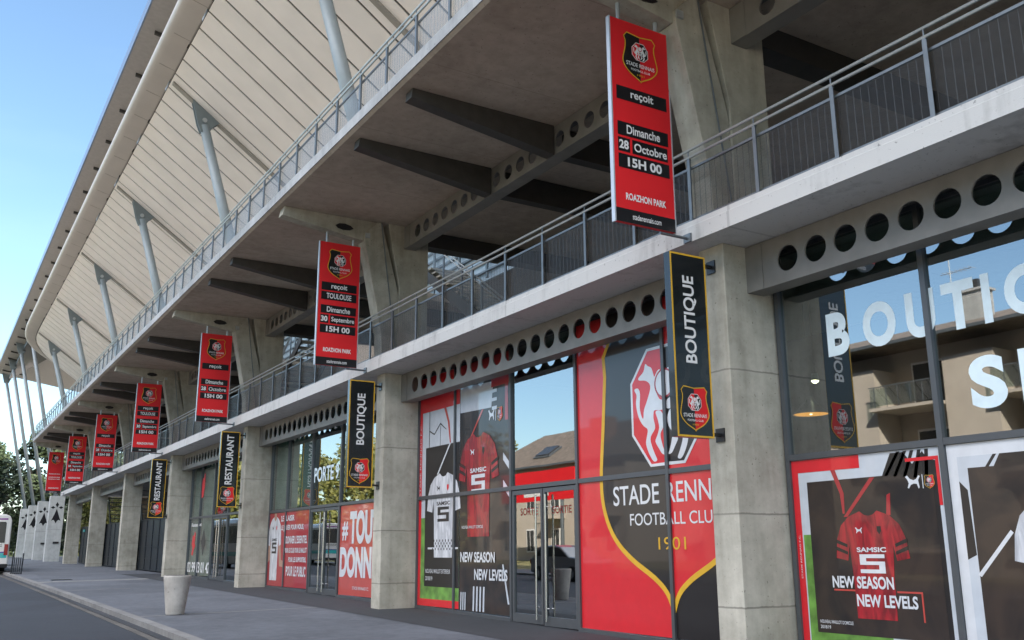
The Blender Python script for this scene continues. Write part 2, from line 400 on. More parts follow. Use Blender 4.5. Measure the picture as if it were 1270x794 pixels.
_tc = {}
def text_geo(s, bold):
    if (s, bold) in _tc: return _tc[(s, bold)]
    c = bpy.data.curves.new('lettering', 'FONT'); c.body = s; c.size = 1; c.offset = bold; c.resolution_u = 6; c.fill_mode = 'FRONT'
    o = bpy.data.objects.new('lettering', c); COL.objects.link(o)
    bpy.context.view_layer.update()
    me = bpy.data.meshes.new_from_object(o.evaluated_get(bpy.context.evaluated_depsgraph_get()))
    vs = [(v.co.x, v.co.y) for v in me.vertices]; fs = [tuple(p.vertices) for p in me.polygons]
    bpy.data.objects.remove(o); bpy.data.curves.remove(c); bpy.data.meshes.remove(me)
    _tc[(s, bold)] = (vs, fs); return vs, fs
def text(fr, s, x0, y0, x1, y1, d, mat, name='lettering', parent=None, bold=.018, rot=False, into=None):
    """writing stretched to the box x0..x1, y0..y1 (rot: reads upwards)"""
    vs, fs = text_geo(s, bold)
    a0 = min(v[0] for v in vs); a1 = max(v[0] for v in vs); b0 = min(v[1] for v in vs); b1 = max(v[1] for v in vs)
    P = []
    for a, b in vs:
        a = (a-a0)/(a1-a0); b = (b-b0)/(b1-b0)
        if rot: a, b = 1-b, a
        P.append(fr.p(x0+(x1-x0)*a, y0+(y1-y0)*b, d))
    mb = into or MB(); mb.add(P, fs)
    return mb if into else mb.build(name, mat, parent, fixn=False)

# ------------------------------------------------------------------ crest shared by the signs
SH_R = [(0, -.035), (.36, 0), (.46, -.095), (.42, -.19), (.425, -.30), (.465, -.44), (.5, -.57), (.49, -.66), (.42, -.755), (.29, -.85), (.12, -.925), (.03, -.965), (0, -1.0)]
def shield_half(w, h, sg):
    a = [SH_R[0], SH_R[1], SH_R[2]] + smooth_poly(SH_R[3:], 3, False)
    return [(sg*x*w, y*h) for x, y in a]
ERM = [(405,188),(416,200),(433,214),(441,240),(447,264),(460,240),(474,232),(474,262),(458,285),(452,320),(455,350),(466,378),(480,388),(486,402),(486,430),(470,436),(448,432),(438,436),(435,470),(441,520),(418,560),(421,600),(436,650),(445,678),(428,682),(407,640),(395,592),(399,560),(405,522),(386,500),(372,475),(360,440),(352,380),(357,340),(347,312),(352,303),(366,306),(374,335),(370,400),(377,448),(386,462),(391,420),(409,372),(425,320),(421,291),(401,272),(372,264),(370,250),(395,225)]
ERM2 = [(446,440),(470,440),(484,478),(479,522),(465,552),(469,592),(481,640),(490,656),(471,652),(455,622),(440,586),(450,558),(460,520),(455,480)]
OCT = [(-.5, -.32), (-.24, 0), (.24, 0), (.5, -.32), (.5, -.74), (.24, -1), (-.24, -1), (-.5, -.74)]
def crest(fr, cx, top, w, h, d, parent, name='crest', invert_bg=None, glossy=False, years=True, big=False):
    R_, K_, Wt, Yl = (M['red_v'], M['black_v'], M['white_v'], M['yellow']) if glossy else (M['red'], M['black'], M['white'], M['yellow'])
    f = Frame(fr.p(cx, top), fr.u, fr.v)
    L = shield_half(w, h, -1); R = shield_half(w, h, 1)
    base = decal(f, L, d, K_, name, parent)
    decal(f, R, d, R_, 'crest_half', base)
    full = L[::-1][:-1] + R[:-1]
    q, _ = band([L[-1]] + L[::-1][1:-1] + R[:-1], w*.026)
    decals(f, q, d+.003, Yl, 'crest_border', base, .001)
    ow = w*.46; oh = h*.37; ot = -h*.17
    o = [(x*ow, ot+y*oh) for x, y in OCT]
    decals(f, [[(x, y) for x, y in [(0, ot), (-.24*ow, ot), (-.5*ow, ot-.32*oh), (-.5*ow, ot-.74*oh), (-.24*ow, ot-oh), (0, ot-oh)]]], d+.003, R_, 'octagon_half', base, .001)
    decals(f, [[(-x, y) for x, y in [(0, ot), (-.24*ow, ot), (-.5*ow, ot-.32*oh), (-.5*ow, ot-.74*oh), (-.24*ow, ot-oh), (0, ot-oh)]]], d+.003, K_, 'octagon_half', base, .001)
    q, _ = band(o, ow*.028); decals(f, q, d+.005, Wt, 'octagon_outline', base, .001)
    def cv(p, sg): return (sg*(p[0]-490)/330*ow, ot-(p[1]-112)/596*oh)
    k = 2 if big else 1
    for sg in (1, -1):
        pol = [[cv(p, sg) for p in (smooth_poly(ERM, 2) if big else ERM)], [cv(p, sg) for p in (smooth_poly(ERM2, 2) if big else ERM2)]]
        decals(f, pol, d+.006, Wt, 'stoat_figure', base, .001)
    c0 = cv((490, 305), 1); r = ow*.13
    q, _ = band([(c0[0]+r*math.cos(t*.3142), c0[1]+r*math.sin(t*.3142)) for t in range(20)], r*.16)
    decals(f, [[(c0[0]+r*.8*math.cos(t*.3142), c0[1]+r*.8*math.sin(t*.3142)) for t in range(20)]], d+.007, Wt, 'ball', base, .001)
    decals(f, q, d+.008, M['red_d'] if glossy else R_, 'ball_ring', base, .001)
    text(f, 'STADE RENNAIS', -.40*w, -.685*h, .40*w, -.605*h, d+.006, Wt, 'crest_lettering', base, .01)
    text(f, 'FOOTBALL CLUB', -.27*w, -.775*h, .27*w, -.73*h, d+.006, Wt, 'crest_lettering', base, .008)
    text(f, '1901', -.10*w, -.865*h, .10*w, -.825*h, d+.006, Yl, 'crest_lettering', base, .004)
    return base

# ------------------------------------------------------------------ ground
GY = [-40, -12, 0, 9.3, 20.4, 32, 43.5, 55, 66, 77.5, 112, 150]
GZ = [-1.0, -.55, -.31, -.14, 0, .13, .235, .335, .395, .45, .69, .72]
def gz(y):
    if y <= GY[0]: return GZ[0]
    for i in range(len(GY)-1):
        if y <= GY[i+1]: return GZ[i]+(GZ[i+1]-GZ[i])*(y-GY[i])/(GY[i+1]-GY[i])
    return GZ[-1]
YS = [-60+i*4 for i in range(66)]
def strip(name, x0, x1, z0, z1, ys, mat, depth=0):
    """sheet between x0 and x1 (numbers or functions of y) following the street's slope; depth gives it sides"""
    fx = lambda v, y: v(y) if callable(v) else v
    mb = MB(); n = len(ys)
    vs = []
    for y in ys:
        vs += [(fx(x0, y), y, gz(y)+z0), (fx(x1, y), y, gz(y)+z1)]
        if depth: vs += [(fx(x0, y), y, gz(y)+z0-depth), (fx(x1, y), y, gz(y)+z1-depth)]
    k = 4 if depth else 2; fs = []
    for i in range(n-1):
        a = i*k; b = a+k
        fs.append((a, a+1, b+1, b))
        if depth: fs += [(a, b, b+2, a+2), (a+1, a+3, b+3, b+1)]
    if depth: fs += [(0, 2, 3, 1), ((n-1)*k, (n-1)*k+1, (n-1)*k+3, (n-1)*k+2)]
    mb.add(vs, fs); return structure(mb.build(name, mat))
def kx(y): return -5.02-.004*max(0, y-20)
g0 = MB(); g0.add([(-900, -500, -1.3), (900, -500, -1.3), (900, 1500, .2), (-900, 1500, .2)], [(0, 1, 2, 3)])
structure(g0.build('ground', M['soil']))
strip('road', -15.5, lambda y: kx(y)-.36, -.20, -.168, YS, M['road'])
strip('gutter', lambda y: kx(y)-.36, lambda y: kx(y)-.20, -.164, -.166, YS, M['gutter'])
strip('gutter_channel', lambda y: kx(y)-.20, lambda y: kx(y)+.01, -.160, -.168, YS, M['apron'])
strip('kerb', kx, lambda y: kx(y)+.2, -.065, -.062, YS, M['kerb'], .35)
strip('pavement', lambda y: kx(y)+.2, -.95, -.066, -.006, YS, M['pave'])
strip('building_floor', -.95, 9.2, -.006, -.006, YS, M['pave'])
strip('shopfront_apron', -.95, .93, -.001, -.001, [y for y in YS if y <= 48], M['apron'])
for y, x1, nm in ((21.8, -.95, 'paving_joint'), (34.0, -2.9, 'paving_joint'), (41.5, -.95, 'paving_joint')):
    strip(nm, lambda y: kx(y)+.21, x1, -.061, -.002 if x1 > -1 else -.033, [y-.05 if y < 40 else y-.35, y+.05 if y < 40 else y+.35], M['joint'])
strip('far_kerb', -15.7, -15.5, -.10, -.10, YS, M['kerb'], .3)
strip('far_pavement', -19.5, -15.7, -.10, -.10, YS, M['pave'])
strip('verge', -34, -19.5, .25, -.1, YS, M['lawn'])

# ------------------------------------------------------------------ stadium building
BAY = 11.36
PY = [9.295+BAY*k for k in range(-3, 7)]                  # pillar centre lines
VIS = [y for y in PY]
st = thing('stadium_building', 'grey concrete stadium stand with stepped galleries and a pale panelled canopy', 'stadium', (0, 9.295, 0))
def castellated(z0, z1, y0, y1, x, name, hole_r, zc, mat):
    """box beam with a row of round holes in its front web"""
    mb = MB(); n0 = y0; pitch = .47; nh = int((y1-y0-1.1)/pitch)+1; start = (y0+y1)/2-(nh-1)*pitch/2
    N = 20; t = .025
    def face(X):
        c = [start+pitch*i for i in range(nh)]
        edges = [y0]+[start+pitch*(i-.5) for i in range(nh+1)]+[y1]
        mb.add([(X, edges[0], z0), (X, edges[1], z0), (X, edges[1], z1), (X, edges[0], z1)], [(0, 1, 2, 3)])
        mb.add([(X, edges[-2], z0), (X, edges[-1], z0), (X, edges[-1], z1), (X, edges[-2], z1)], [(0, 1, 2, 3)])
        for cy in c:
            vs = []; 
            for k in range(N):
                a = 2*math.pi*(k+.5)/N; ca, sa = math.cos(a), math.sin(a)
                vs.append((X, cy+hole_r*ca, zc+hole_r*sa))
            hy = pitch/2
            for k in range(N):
                a = 2*math.pi*(k+.5)/N; ca, sa = math.cos(a), math.sin(a)
                tt = min(hy/abs(ca) if abs(ca) > 1e-6 else 9, ((z1-zc) if sa > 0 else (zc-z0))/abs(sa) if abs(sa) > 1e-6 else 9)
                vs.append((X, cy+tt*ca, zc+tt*sa))
            fs = [(k, (k+1) % N, N+(k+1) % N, N+k) for k in range(N)]
            # corner fillers
            mb.add(vs, fs)
            cor = [(cy+hy, z1), (cy-hy, z1), (cy-hy, z0), (cy+hy, z0)]
            for q, (yy, zz) in enumerate(cor):
                ang = math.atan2(zz-zc, yy-cy) % (2*math.pi); k = int((ang/(2*math.pi)*N)-.5) % N
                mb.add([vs[N+k], vs[N+(k+1) % N], (X, yy, zz)], [(0, 1, 2)])
            if X == x:
                mb.add([vs[k] for k in range(N)]+[(X+t, v[1], v[2]) for v in vs[:N]], [(k, (k+1) % N, N+(k+1) % N, N+k) for k in range(N)])
    face(x); face(x+t)
    mb.box((x, y0, z0-.03), (x+.30, y1, z0)); mb.box((x, y0, z1), (x+.30, y1, z1+.02))
    mb.box((x-.012, y0+.0, z0-.03), (x-.002, y0+.30, z1)); mb.box((x-.012, y1-.30, z0-.03), (x-.002, y1, z1))
    return mb.build(name, mat, st)

for i, y in enumerate(PY):
    g = gz(y)
    MB().box((0, y-.24, g-.5), (.925, y+.24, 5.378)).build('pillar', M['conc'], st, bevel=.012)
    leg = MB().prism([(-.10, 5.682), (-.13, 6.35), (-.62, 8.6), (-.62, 8.78), (-.30, 9.118), (-.18, 9.118), (.24, 7.6), (.30, 7.3), (.30, 5.682)], 1, y-.215, y+.215)
    leg.build('raking_column', M['conc_up'], st, bevel=.012)
    MB().prism([(.303, 5.682), (1.07, 5.682), (1.07, 9.118), (-.02, 9.118), (.303, 7.55)], 1, y-.25, y+.25).build('upper_column', M['conc_up'], st, bevel=.012)
    MB().prism([(-2.62, 9.118), (-2.66, 8.90), (-.66, 8.60), (-.35, 8.70), (-.21, 9.118)], 1, y-.15, y+.15).build('cantilever_bracket', M['conc_up'], st, bevel=.01)
    MB().prism([(-1.36+.0, 8.87), (-1.27, 8.93), (-1.12, 8.945), (-.97, 8.91), (-.90, 8.85), (-.99, 8.80), (-1.16, 8.78), (-1.30, 8.81)], 1, y-.168, y-.152).build('service_hole', M['black'], st)  # raised black oval standing in for a dark recess, no lamp
    MB().box((-.62, y-.25, 8.66), (-.50, y-.217, 8.78)).build('junction_box', M['galv_l'], st)
    MB().tube((-.20, y-.235, 9.1), (.28, y-.235, 5.7), .014, n=6).build('downpipe', M['galv'], st)
    if i < len(PY)-1:
        y1 = PY[i+1]
        castellated(4.74, 5.35, y+.24, y1-.24, .43, 'perforated_beam', .175, 5.03, M['beam'])
        castellated(8.56, 9.09, y+.25, y1-.25, .42, 'perforated_beam', .155, 8.80, M['beam'])
        for dy in (4.55, 6.93):
            yy = y+dy-.0
            MB().prism([(-2.56, 9.118), (-2.58, 8.94), (.40, 8.53), (.40, 9.118)], 1, yy-.13, yy+.13).build('cantilever_bracket', M['beam_mid'], st)
            MB().box((.76, yy-.12, 8.56), (1.55 if (20 < yy < 26 or 34 < yy < 39) else 8.3, yy+.12, 9.10)).build('floor_beam', M['beam_dark'], st)
    MB().box((1.08, y-.2, 8.72), (8.3, y+.2, 9.115)).build('floor_beam', M['beam_dark'], st)
Y0, Y1 = -30.0, 79.5
MB().prism([(-.40, 5.38), (9, 5.38), (9, 5.68), (-.385, 5.68), (-.385, 5.612), (-.392, 5.605), (-.40, 5.60)], 1, Y0, Y1).build('terrace_slab', M['slab'], st)
MB().prism([(-2.80, 9.16), (-2.74, 9.12), (1.6, 9.12), (1.6, 9.36), (-2.78, 9.36)], 1, Y0, 77.7).build('gallery_slab', M['slab2'], st)
for a, b in ((Y0, 20.95), (26.5, 33.0), (39.5, 77.7)): MB().box((1.601, a, 9.121), (9, b, 9.359)).build('gallery_slab', M['slab2'], st)
MB().box((-2.825, Y0, 9.165), (-2.802, 77.7, 9.375)).build('gallery_edge', M['edge_conc'], st)
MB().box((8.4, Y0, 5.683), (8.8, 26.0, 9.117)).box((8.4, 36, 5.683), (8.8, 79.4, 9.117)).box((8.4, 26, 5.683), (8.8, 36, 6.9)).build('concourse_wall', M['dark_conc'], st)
# glazed upper gallery wall behind the upper railing
lw = MB()
lw.box((5.0, Y0, 9.362), (5.1, 79, 11.5)); lw.build('gallery_wall', M['louvre'], st)
lv = MB()
for k in range(6): lv.box((4.90, Y0, 9.6+k*.32), (4.998, 79, 9.66+k*.32))
for k in range(60): lv.box((4.84, Y0+k*1.8, 9.362), (4.895, Y0+k*1.8+.1, 11.4))
lv.build('gallery_louvre', M['galv'], st)
# canopy underside: white panels with open joints under a dark backing
def sz(x): return 17.40-.72*(x+3.38)
nrm = Vector((.72, 0, 1)).normalized()
def endx(y):                                              # the rounded far corner, in plan
    pts = [(76.5, -3.38), (79.0, -3.33), (80.4, -3.20), (81.3, -3.0), (82.2, -2.6), (82.75, -2.2), (83.0, -1.4)]
    if y <= pts[0][0]: return -3.38
    for (a, b), (c, d) in zip(pts, pts[1:]):
        if y <= c: return b+(d-b)*(y-a)/(c-a)
    return -1.4
mb = MB(); pitch = BAY/10; yy = 9.295-3*BAY-.5*pitch
XI = 5.2
edges = []
while yy < 83:
    a, b = yy+.052, min(yy+pitch-.052, 83)
    sub = 1 if b < 76 else 6
    for q in range(sub):
        ya = a+(b-a)*q/sub; yb = a+(b-a)*(q+1)/sub
        xa, xb = endx(ya)+.03, endx(yb)+.03
        P = [(xa, ya, sz(xa)), (XI, ya, sz(XI)), (XI, yb, sz(XI)), (xb, yb, sz(xb))]
        P2 = [tuple(Vector(p)+nrm*.03) for p in P]
        mb.add(P+P2, [(0, 3, 2, 1), (4, 5, 6, 7), (0, 1, 5, 4), (1, 2, 6, 5), (2, 3, 7, 6), (3, 0, 4, 7)])
    yy += pitch
mb.build('canopy_panels', M['soffit'], st)
mb = MB(); ys = [Y0-3, 76.5, 78, 79.5, 80.4, 81.3, 82.2, 82.75, 83.0]
for a, b in zip(ys, ys[1:]):
    P = [(endx(a), a, sz(endx(a))), (XI+.1, a, sz(XI+.1)), (XI+.1, b, sz(XI+.1)), (endx(b), b, sz(endx(b)))]
    lo = [tuple(Vector(p)+nrm*.035) for p in P]; hi = [tuple(Vector(p)+nrm*.5) for p in P]
    mb.add(lo+hi, [(0, 3, 2, 1), (4, 5, 6, 7), (0, 1, 5, 4), (1, 2, 6, 5), (2, 3, 7, 6), (3, 0, 4, 7)])
mb.build('canopy_backing', M['gap'], st)
# cornice: bent panel that follows the canopy's edge and turns the corner
prof = [(0.03, 0.0), (.30, .07), (.55, .145), (.70, .20), (.77, .27), (.79, .36), (.77, .46), (.70, .52), (.3, .56)]
path = [Vector((-3.38, -34+i*5.68, 17.40)) for i in range(20)]
path = [p for p in path if p.y < 74.5]+[Vector((x, y, sz(x))) for x, y in ((-3.38, 75.0), (-3.38, 77.2), (-3.33, 79.0), (-3.20, 80.5), (-2.98, 81.5), (-2.6, 82.3), (-2.2, 82.8), (-1.4, 83.05), (.5, 83.1), (3, 83.1))]
rows = []
for i, p in enumerate(path):
    d = (path[min(i+1, len(path)-1)]-path[max(0, i-1)]); d.z = 0; d.normalize(); out = Vector((-d.y, d.x, 0))
    rows.append([tuple(p+out*a+Vector((0, 0, b))) for a, b in prof])
mb = MB(); k = len(prof); mb.add([v for r in rows for v in r], [(i*k+j, i*k+j+1, (i+1)*k+j+1, (i+1)*k+j) for i in range(len(rows)-1) for j in range(k-1)])
mb.build('canopy_cornice', M['cornice'], st, smooth=True)
mb = MB()
for i in range(int((74+30)/2.27)):
    y = -30+i*2.27; mb.prism([(-3.42, 17.402), (-3.68, 17.464), (-3.93, 17.538), (-3.93, 17.545), (-3.68, 17.475), (-3.42, 17.412)], 1, y-.012, y+.012)
for v in mb.v: pass
mb.build('cornice_joints', M['rail'], st)
# struts on the gallery, one at each pillar line
for y in [v for v in PY if v < 78]:
    top = Vector((-2.13, y, 15.95)); bot = Vector((-.20, y, 9.36))
    s_ = MB().tube(bot, top, .20, .165, 20).build('canopy_strut', M['strut'], st, smooth=False)
    for p in s_.data.polygons: p.use_smooth = len(p.vertices) == 4
    for e in (-.11, .07):
        MB().prism([(-2.62, sz(-2.62)-.02), (-1.62, sz(-1.62)-.02), (-1.82, 15.95), (-1.98, 15.66), (-2.26, 15.66), (-2.38, 15.95)], 1, y+e, y+e+.04).build('gusset_plate', M['gusset'], s_)
    MB().tube((-2.15, y-.15, 16.10), (-2.15, y+.15, 16.10), .085, n=16).build('pin', M['galv_l'], s_)
    P = [(-3.30, sz(-3.30)), (4.8, sz(4.8))]
    MB().prism([(P[0][0], P[0][1]-.004), (P[1][0], P[1][1]-.004), (P[1][0], P[1][1]-.09), (P[0][0], P[0][1]-.09)], 1, y-.10, y+.10).build('soffit_rail', M['rail'], st)
# top roof
def rz(x): return 20.5-.17*(x+4.2)
MB().prism([(-4.14, rz(-4.14)), (22, rz(22)), (22, rz(22)+.4), (-4.1, 20.98)], 1, Y0-4, 117).build('roof', M['roofsoffit'], st)
MB().prism([(-4.20, 20.50), (-4.145, 20.49), (-4.105, 21.10), (-4.16, 21.12)], 1, Y0-4, 117.05).build('roof_edge', M['roofedge'], st)
yy = Y0
while yy < 116:
    mb = MB().prism([(-3.70, rz(-3.70)-.004), (-1.5, rz(-1.5)-.004), (-1.5, rz(-1.5)-.13), (-3.70, rz(-3.70)-.13)], 1, yy-.06, yy+.06); yy += BAY/3
    mb.build('roof_purlin', M['beam_dark'], st)
for y in [PY[0]+BAY*.25+BAY*.5*k for k in range(14)]:
    MB().tube((-2.95, y, 17.9), (-3.05, y, rz(-3.05)), .09).build('roof_post', M['strut'], st)
MB().prism([(-2.95, 84), (-2.95, 116.2), (-.3, 99.2), (2.5, 84)], 2, 19.62, 19.95).build('roof_catwalk', M['black'], st)
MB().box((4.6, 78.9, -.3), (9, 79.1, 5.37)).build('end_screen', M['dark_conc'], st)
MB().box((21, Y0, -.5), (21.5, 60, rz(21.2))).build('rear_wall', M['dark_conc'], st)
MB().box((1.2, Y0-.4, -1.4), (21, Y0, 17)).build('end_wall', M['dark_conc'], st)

# concrete piers at the far end, each carrying one roof strut
PIERS = [88.2, 97.8, 106.9, 116.0]
lab = ['concrete pier with black ermine mark standing right beside the last pillar', 'concrete pier with black ermine mark, third from the end of its row',
       'concrete pier with black ermine mark, second from the far end of its row', 'concrete pier with black ermine mark at the far end of its row nearest the bus']
for k, y in enumerate(PIERS):
    g = gz(y)
    t = thing('concrete_pier', lab[k], 'pier', (.35, y, g), 'piers with ermine marks')
    MB().box((-.24, y-.42, g-.3), (.88, y+.42, 5.80)).build('shaft', M['pier'], t, bevel=.02)
    MB().box((-.05, y-.22, 5.802), (.42, y+.22, 5.86)).build('base_plate', M['gusset'], t)
    f = Frame((.33, y-.42, 5.80), (1, 0, 0), (0, 0, 1))
    body = [(0, -1.02), (.16, -1.50), (.36, -2.02), (.20, -1.93), (.10, -2.02), (0, -2.22), (-.10, -2.02), (-.20, -1.93), (-.36, -2.02), (-.16, -1.50)]
    def leafp(cx, cz, rx, rz_): return [(cx-rx, cz), (cx-rx*.3, cz+rz_*.6), (cx, cz+rz_), (cx+rx*.3, cz+rz_*.6), (cx+rx, cz), (cx+rx*.3, cz-rz_*.6), (cx, cz-rz_), (cx-rx*.3, cz-rz_*.6)]
    decals(f, [body, leafp(0, -.70, .13, .24), leafp(-.30, -.93, .18, .12), leafp(.30, -.93, .18, .12)], .003, M['matte'], 'ermine_mark', t)
    if k in (0, 1):
        MB().box((.28, y-.50, 1.95), (.72, y-.422, 2.11)).build('wall_lamp', M['black'], t, bevel=.02)
    s_ = MB().tube((.18, y, 5.865), (-3.05, y, 19.35), .155, .15, 16).build('roof_strut', M['strut'], st)
    for p in s_.data.polygons: p.use_smooth = len(p.vertices) == 4
    MB().prism([(-3.6, rz(-3.6)-.02), (-2.5, rz(-2.5)-.02), (-2.85, 19.3), (-3.3, 19.3)], 1, y-.05, y+.05).build('gusset_plate', M['gusset'], s_)

# ------------------------------------------------------------------ railings
def railing(name, label, x, zb, zt, zr, y0, y1, pitch, meshm, postm, mid=False):
    t = thing(name, label, 'railing', (x, y0, zb), None)
    n = int((y1-y0)/pitch)
    for z in zr: MB().tube((x-.03, y0, z), (x-.03, y1, z), .021, n=8).build('handrail', M['galv_l'], t)
    MB().box((x+.005, y0, zt-.02), (x+.035, y1, zt+.015)).build('top_rail', postm, t)
    MB().box((x+.005, y0, zb+.045), (x+.035, y1, zb+.07)).build('bottom_rail', postm, t)
    me = None; pn = None
    for k in range(n+1):
        y = y0+k*pitch
        p = MB().box((x-.045, y-.036, zb+.002), (x-.035, y+.02, zt+.10)).box((x-.034, y-.014, zb+.002), (x+.0, y-.004, zt+.10)).box((x-.045, y-.03, zt+.10), (x-.005, y+.015, zr[0]-.01)).box((x-.035, y-.012, zr[0]-.03), (x-.025, y+.004, zr[-1]))
        p.build('post', postm, t)
        if k < n: MB().box((x+.018, y+.02, zb+.07), (x+.022, y+pitch-.02, zt-.02)).build('mesh_panel', meshm, t)
    return t
railing('terrace_railing', 'long dark mesh railing with two handrails along the lower terrace edge', -.30, 5.68, 6.50, (6.64, 6.75), 9.29-1.257*22, 79.3, 1.257, M['mesh_d'], M['galv'])
railing('gallery_railing', 'long pale grey mesh railing along the upper gallery edge below the canopy', -2.73, 9.36, 10.08, (10.20, 10.31), 13.2-1.23*30, 77.6, 1.23, M['mesh_u'], M['galv'])

# staircases from the terrace up to the gallery
def stairs(label, x0, x1, ylo, yhi, zlo=5.69, zhi=9.36):
    """steps from ylo (bottom) to yhi (top)"""
    t = thing('staircase', label, 'staircase', ((x0+x1)/2, ylo, 5.68), 'staircases inside the terrace')
    n = 20; sg = 1 if yhi > ylo else -1; L = abs(yhi-ylo)
    P = lambda q: ylo+sg*L*q
    for k in range(n):
        a, b = P(k/n), P((k+1.25)/n)
        MB().box((x0, min(a, b), zlo+(zhi-zlo)*(k+.72)/n), (x1, max(a, b), zlo+(zhi-zlo)*(k+1)/n)).build('step', M['conc_up'], t)
    for xx in (x0-.07, x1+.01):
        MB().prism([(P(0), zlo), (P(.07), zlo), (P(1), zhi-.33), (P(1), zhi), (P(0), zlo+.22)], 0, xx, xx+.06).build('stringer', M['beam_mid'], t)
    for dz in (.80, .92): MB().tube((x0-.04, P(0), zlo+.1+dz), (x0-.04, P(1), zhi+.1+dz), .022, n=8).build('handrail', M['galv_l'], t)
    for k in range(6):
        y = P(k/5.05); z = zlo+(zhi-zlo)*k/5.05
        MB().box((x0-.06, y-.03, z), (x0-.02, y+.03, z+1.0)).build('post', M['galv'], t)
    mb = MB(); y1, y2 = P(.02), P(.98)
    mb.add([(x0-.04, y1, zlo+.25), (x0-.04, y2, zhi+.15), (x0-.04, y2, zhi+.8), (x0-.04, y1, zlo+.85)], [(0, 1, 2, 3)]); mb.build('mesh_panel', M['mesh_u'], t)
    return t
stairs('concrete staircase climbing to the gallery behind the railing, just right of the second column', 2.9, 4.2, 18.6, 24.2)
stairs('concrete staircase with pale treads partly hidden by the TOULOUSE banner', 2.6, 3.9, 40.3, 34.3)

# ------------------------------------------------------------------ shopfronts
GX = .93
def frame_bars(t, mulls, ztr, zbot, ztop, doors=(), half=.035):
    for y, za in mulls:
        MB().box((GX-.05, y-half, gz(y)-.02 if za is None else za), (GX+.08, y+half, ztop)).build('mullion', M['frame'], t)
    ya, yb = mulls[0][0], mulls[-1][0]
    lo, hi = min(ya, yb), max(ya, yb)
    MB().box((GX-.045, lo, ztr-.04), (GX+.075, hi, ztr+.04)).build('transom', M['frame'], t)
    MB().box((GX-.04, lo, ztop-.03), (GX+.075, hi, ztop+.03)).build('head_rail', M['frame'], t)
def sill(t, y0, y1, z=.06):
    mb = MB(); a, b = min(y0, y1), max(y0, y1)
    mb.add([(GX-.06, a, gz(a)-.03), (GX+.08, a, gz(a)-.03), (GX+.08, b, gz(b)-.03), (GX-.06, b, gz(b)-.03), (GX-.06, a, gz(a)+z), (GX+.08, a, gz(a)+z), (GX+.08, b, gz(b)+z), (GX-.06, b, gz(b)+z)],
           [(0, 3, 2, 1), (4, 5, 6, 7), (0, 1, 5, 4), (1, 2, 6, 5), (2, 3, 7, 6), (3, 0, 4, 7)])
    mb.build('sill', M['frame'], t)
def pane(t, y0, y1, z0, z1):
    return MB().box((GX, min(y0, y1)+.03, z0), (GX+.012, max(y0, y1)-.03, z1)).build('pane', M['glass'], t)
def door(t, ya, yb, ztop, hinge_hi):
    """a leaf between ya > yb; handle on the meeting side"""
    lo, hi = yb, ya; g = gz((lo+hi)/2)+.012
    d = MB().box((GX-.035, lo+.012, g), (GX+.03, lo+.075, ztop)).box((GX-.035, hi-.075, g), (GX+.03, hi-.012, ztop)).box((GX-.035, lo+.075, g), (GX+.03, hi-.075, g+.16)).box((GX-.035, lo+.075, ztop-.08), (GX+.03, hi-.075, ztop)).build('door', M['frame'], t)
    MB().box((GX-.004, lo+.07, g+.15), (GX+.006, hi-.07, ztop-.07)).build('pane', M['glass_clear'], d)
    hy = lo+.16 if hinge_hi else hi-.16
    MB().tube((GX-.09, hy, g+.08), (GX-.09, hy, ztop-.12), .019, n=10).build('handle', M['inox'], d)
    mb = MB()
    for z in (g+.3, ztop-.35): mb.tube((GX-.09, hy, z), (GX-.03, hy, z), .012, n=8)
    mb.build('handle_fixing', M['inox'], d); return d
ZT = 2.46
# bay at the near right
tR = thing('shopfront', 'nearest glazed shopfront with large white window letters beside the front pillar', 'shopfront', (GX, 8.98, gz(9)), 'glazed shopfronts')
mR = [(8.985, None), (6.69, None), (4.4, None), (2.1, None), (-.2, None), (-1.75, None)]
frame_bars(tR, mR, ZT, 0, 5.32); sill(tR, 9.0, -1.8)
for (a, _), (b, _) in zip(mR, mR[1:]):
    pane(tR, a, b, ZT+.04, 5.29); pane(tR, a, b, gz(b)+.06, ZT-.04)
# bay with the big crest
tA = thing('shopfront', 'glazed shopfront with SORTIE glass doors between white jersey poster and giant crest', 'shopfront', (GX, 15.03, gz(15)), 'glazed shopfronts')
mA = [(20.38, None), (18.56, None), (16.18, None), (13.90, None), (11.46, None), (9.60, None)]
frame_bars(tA, mA, ZT, 0, 5.32); sill(tA, 20.4, 16.18); sill(tA, 13.9, 9.55)
for (a, _), (b, _) in zip(mA, mA[1:]):
    pane(tA, a, b, ZT+.04, 5.29)
    if a != 16.18: pane(tA, a, b, gz(b)+.06, ZT-.04)
d1 = door(tA, 16.14, 15.035, 2.40, True); d2 = door(tA, 15.03, 13.94, 2.40, False)
fF = Frame((GX-.002, 0, 0), (0, -1, 0), (0, 0, 1))          # u = -Y
for a, d_ in ((15.86, d1), (14.75, d2)): text(fF, 'SORTIE', -a, 1.92, -a+.62, 2.06, .002, M['red_v'], 'lettering', d_)
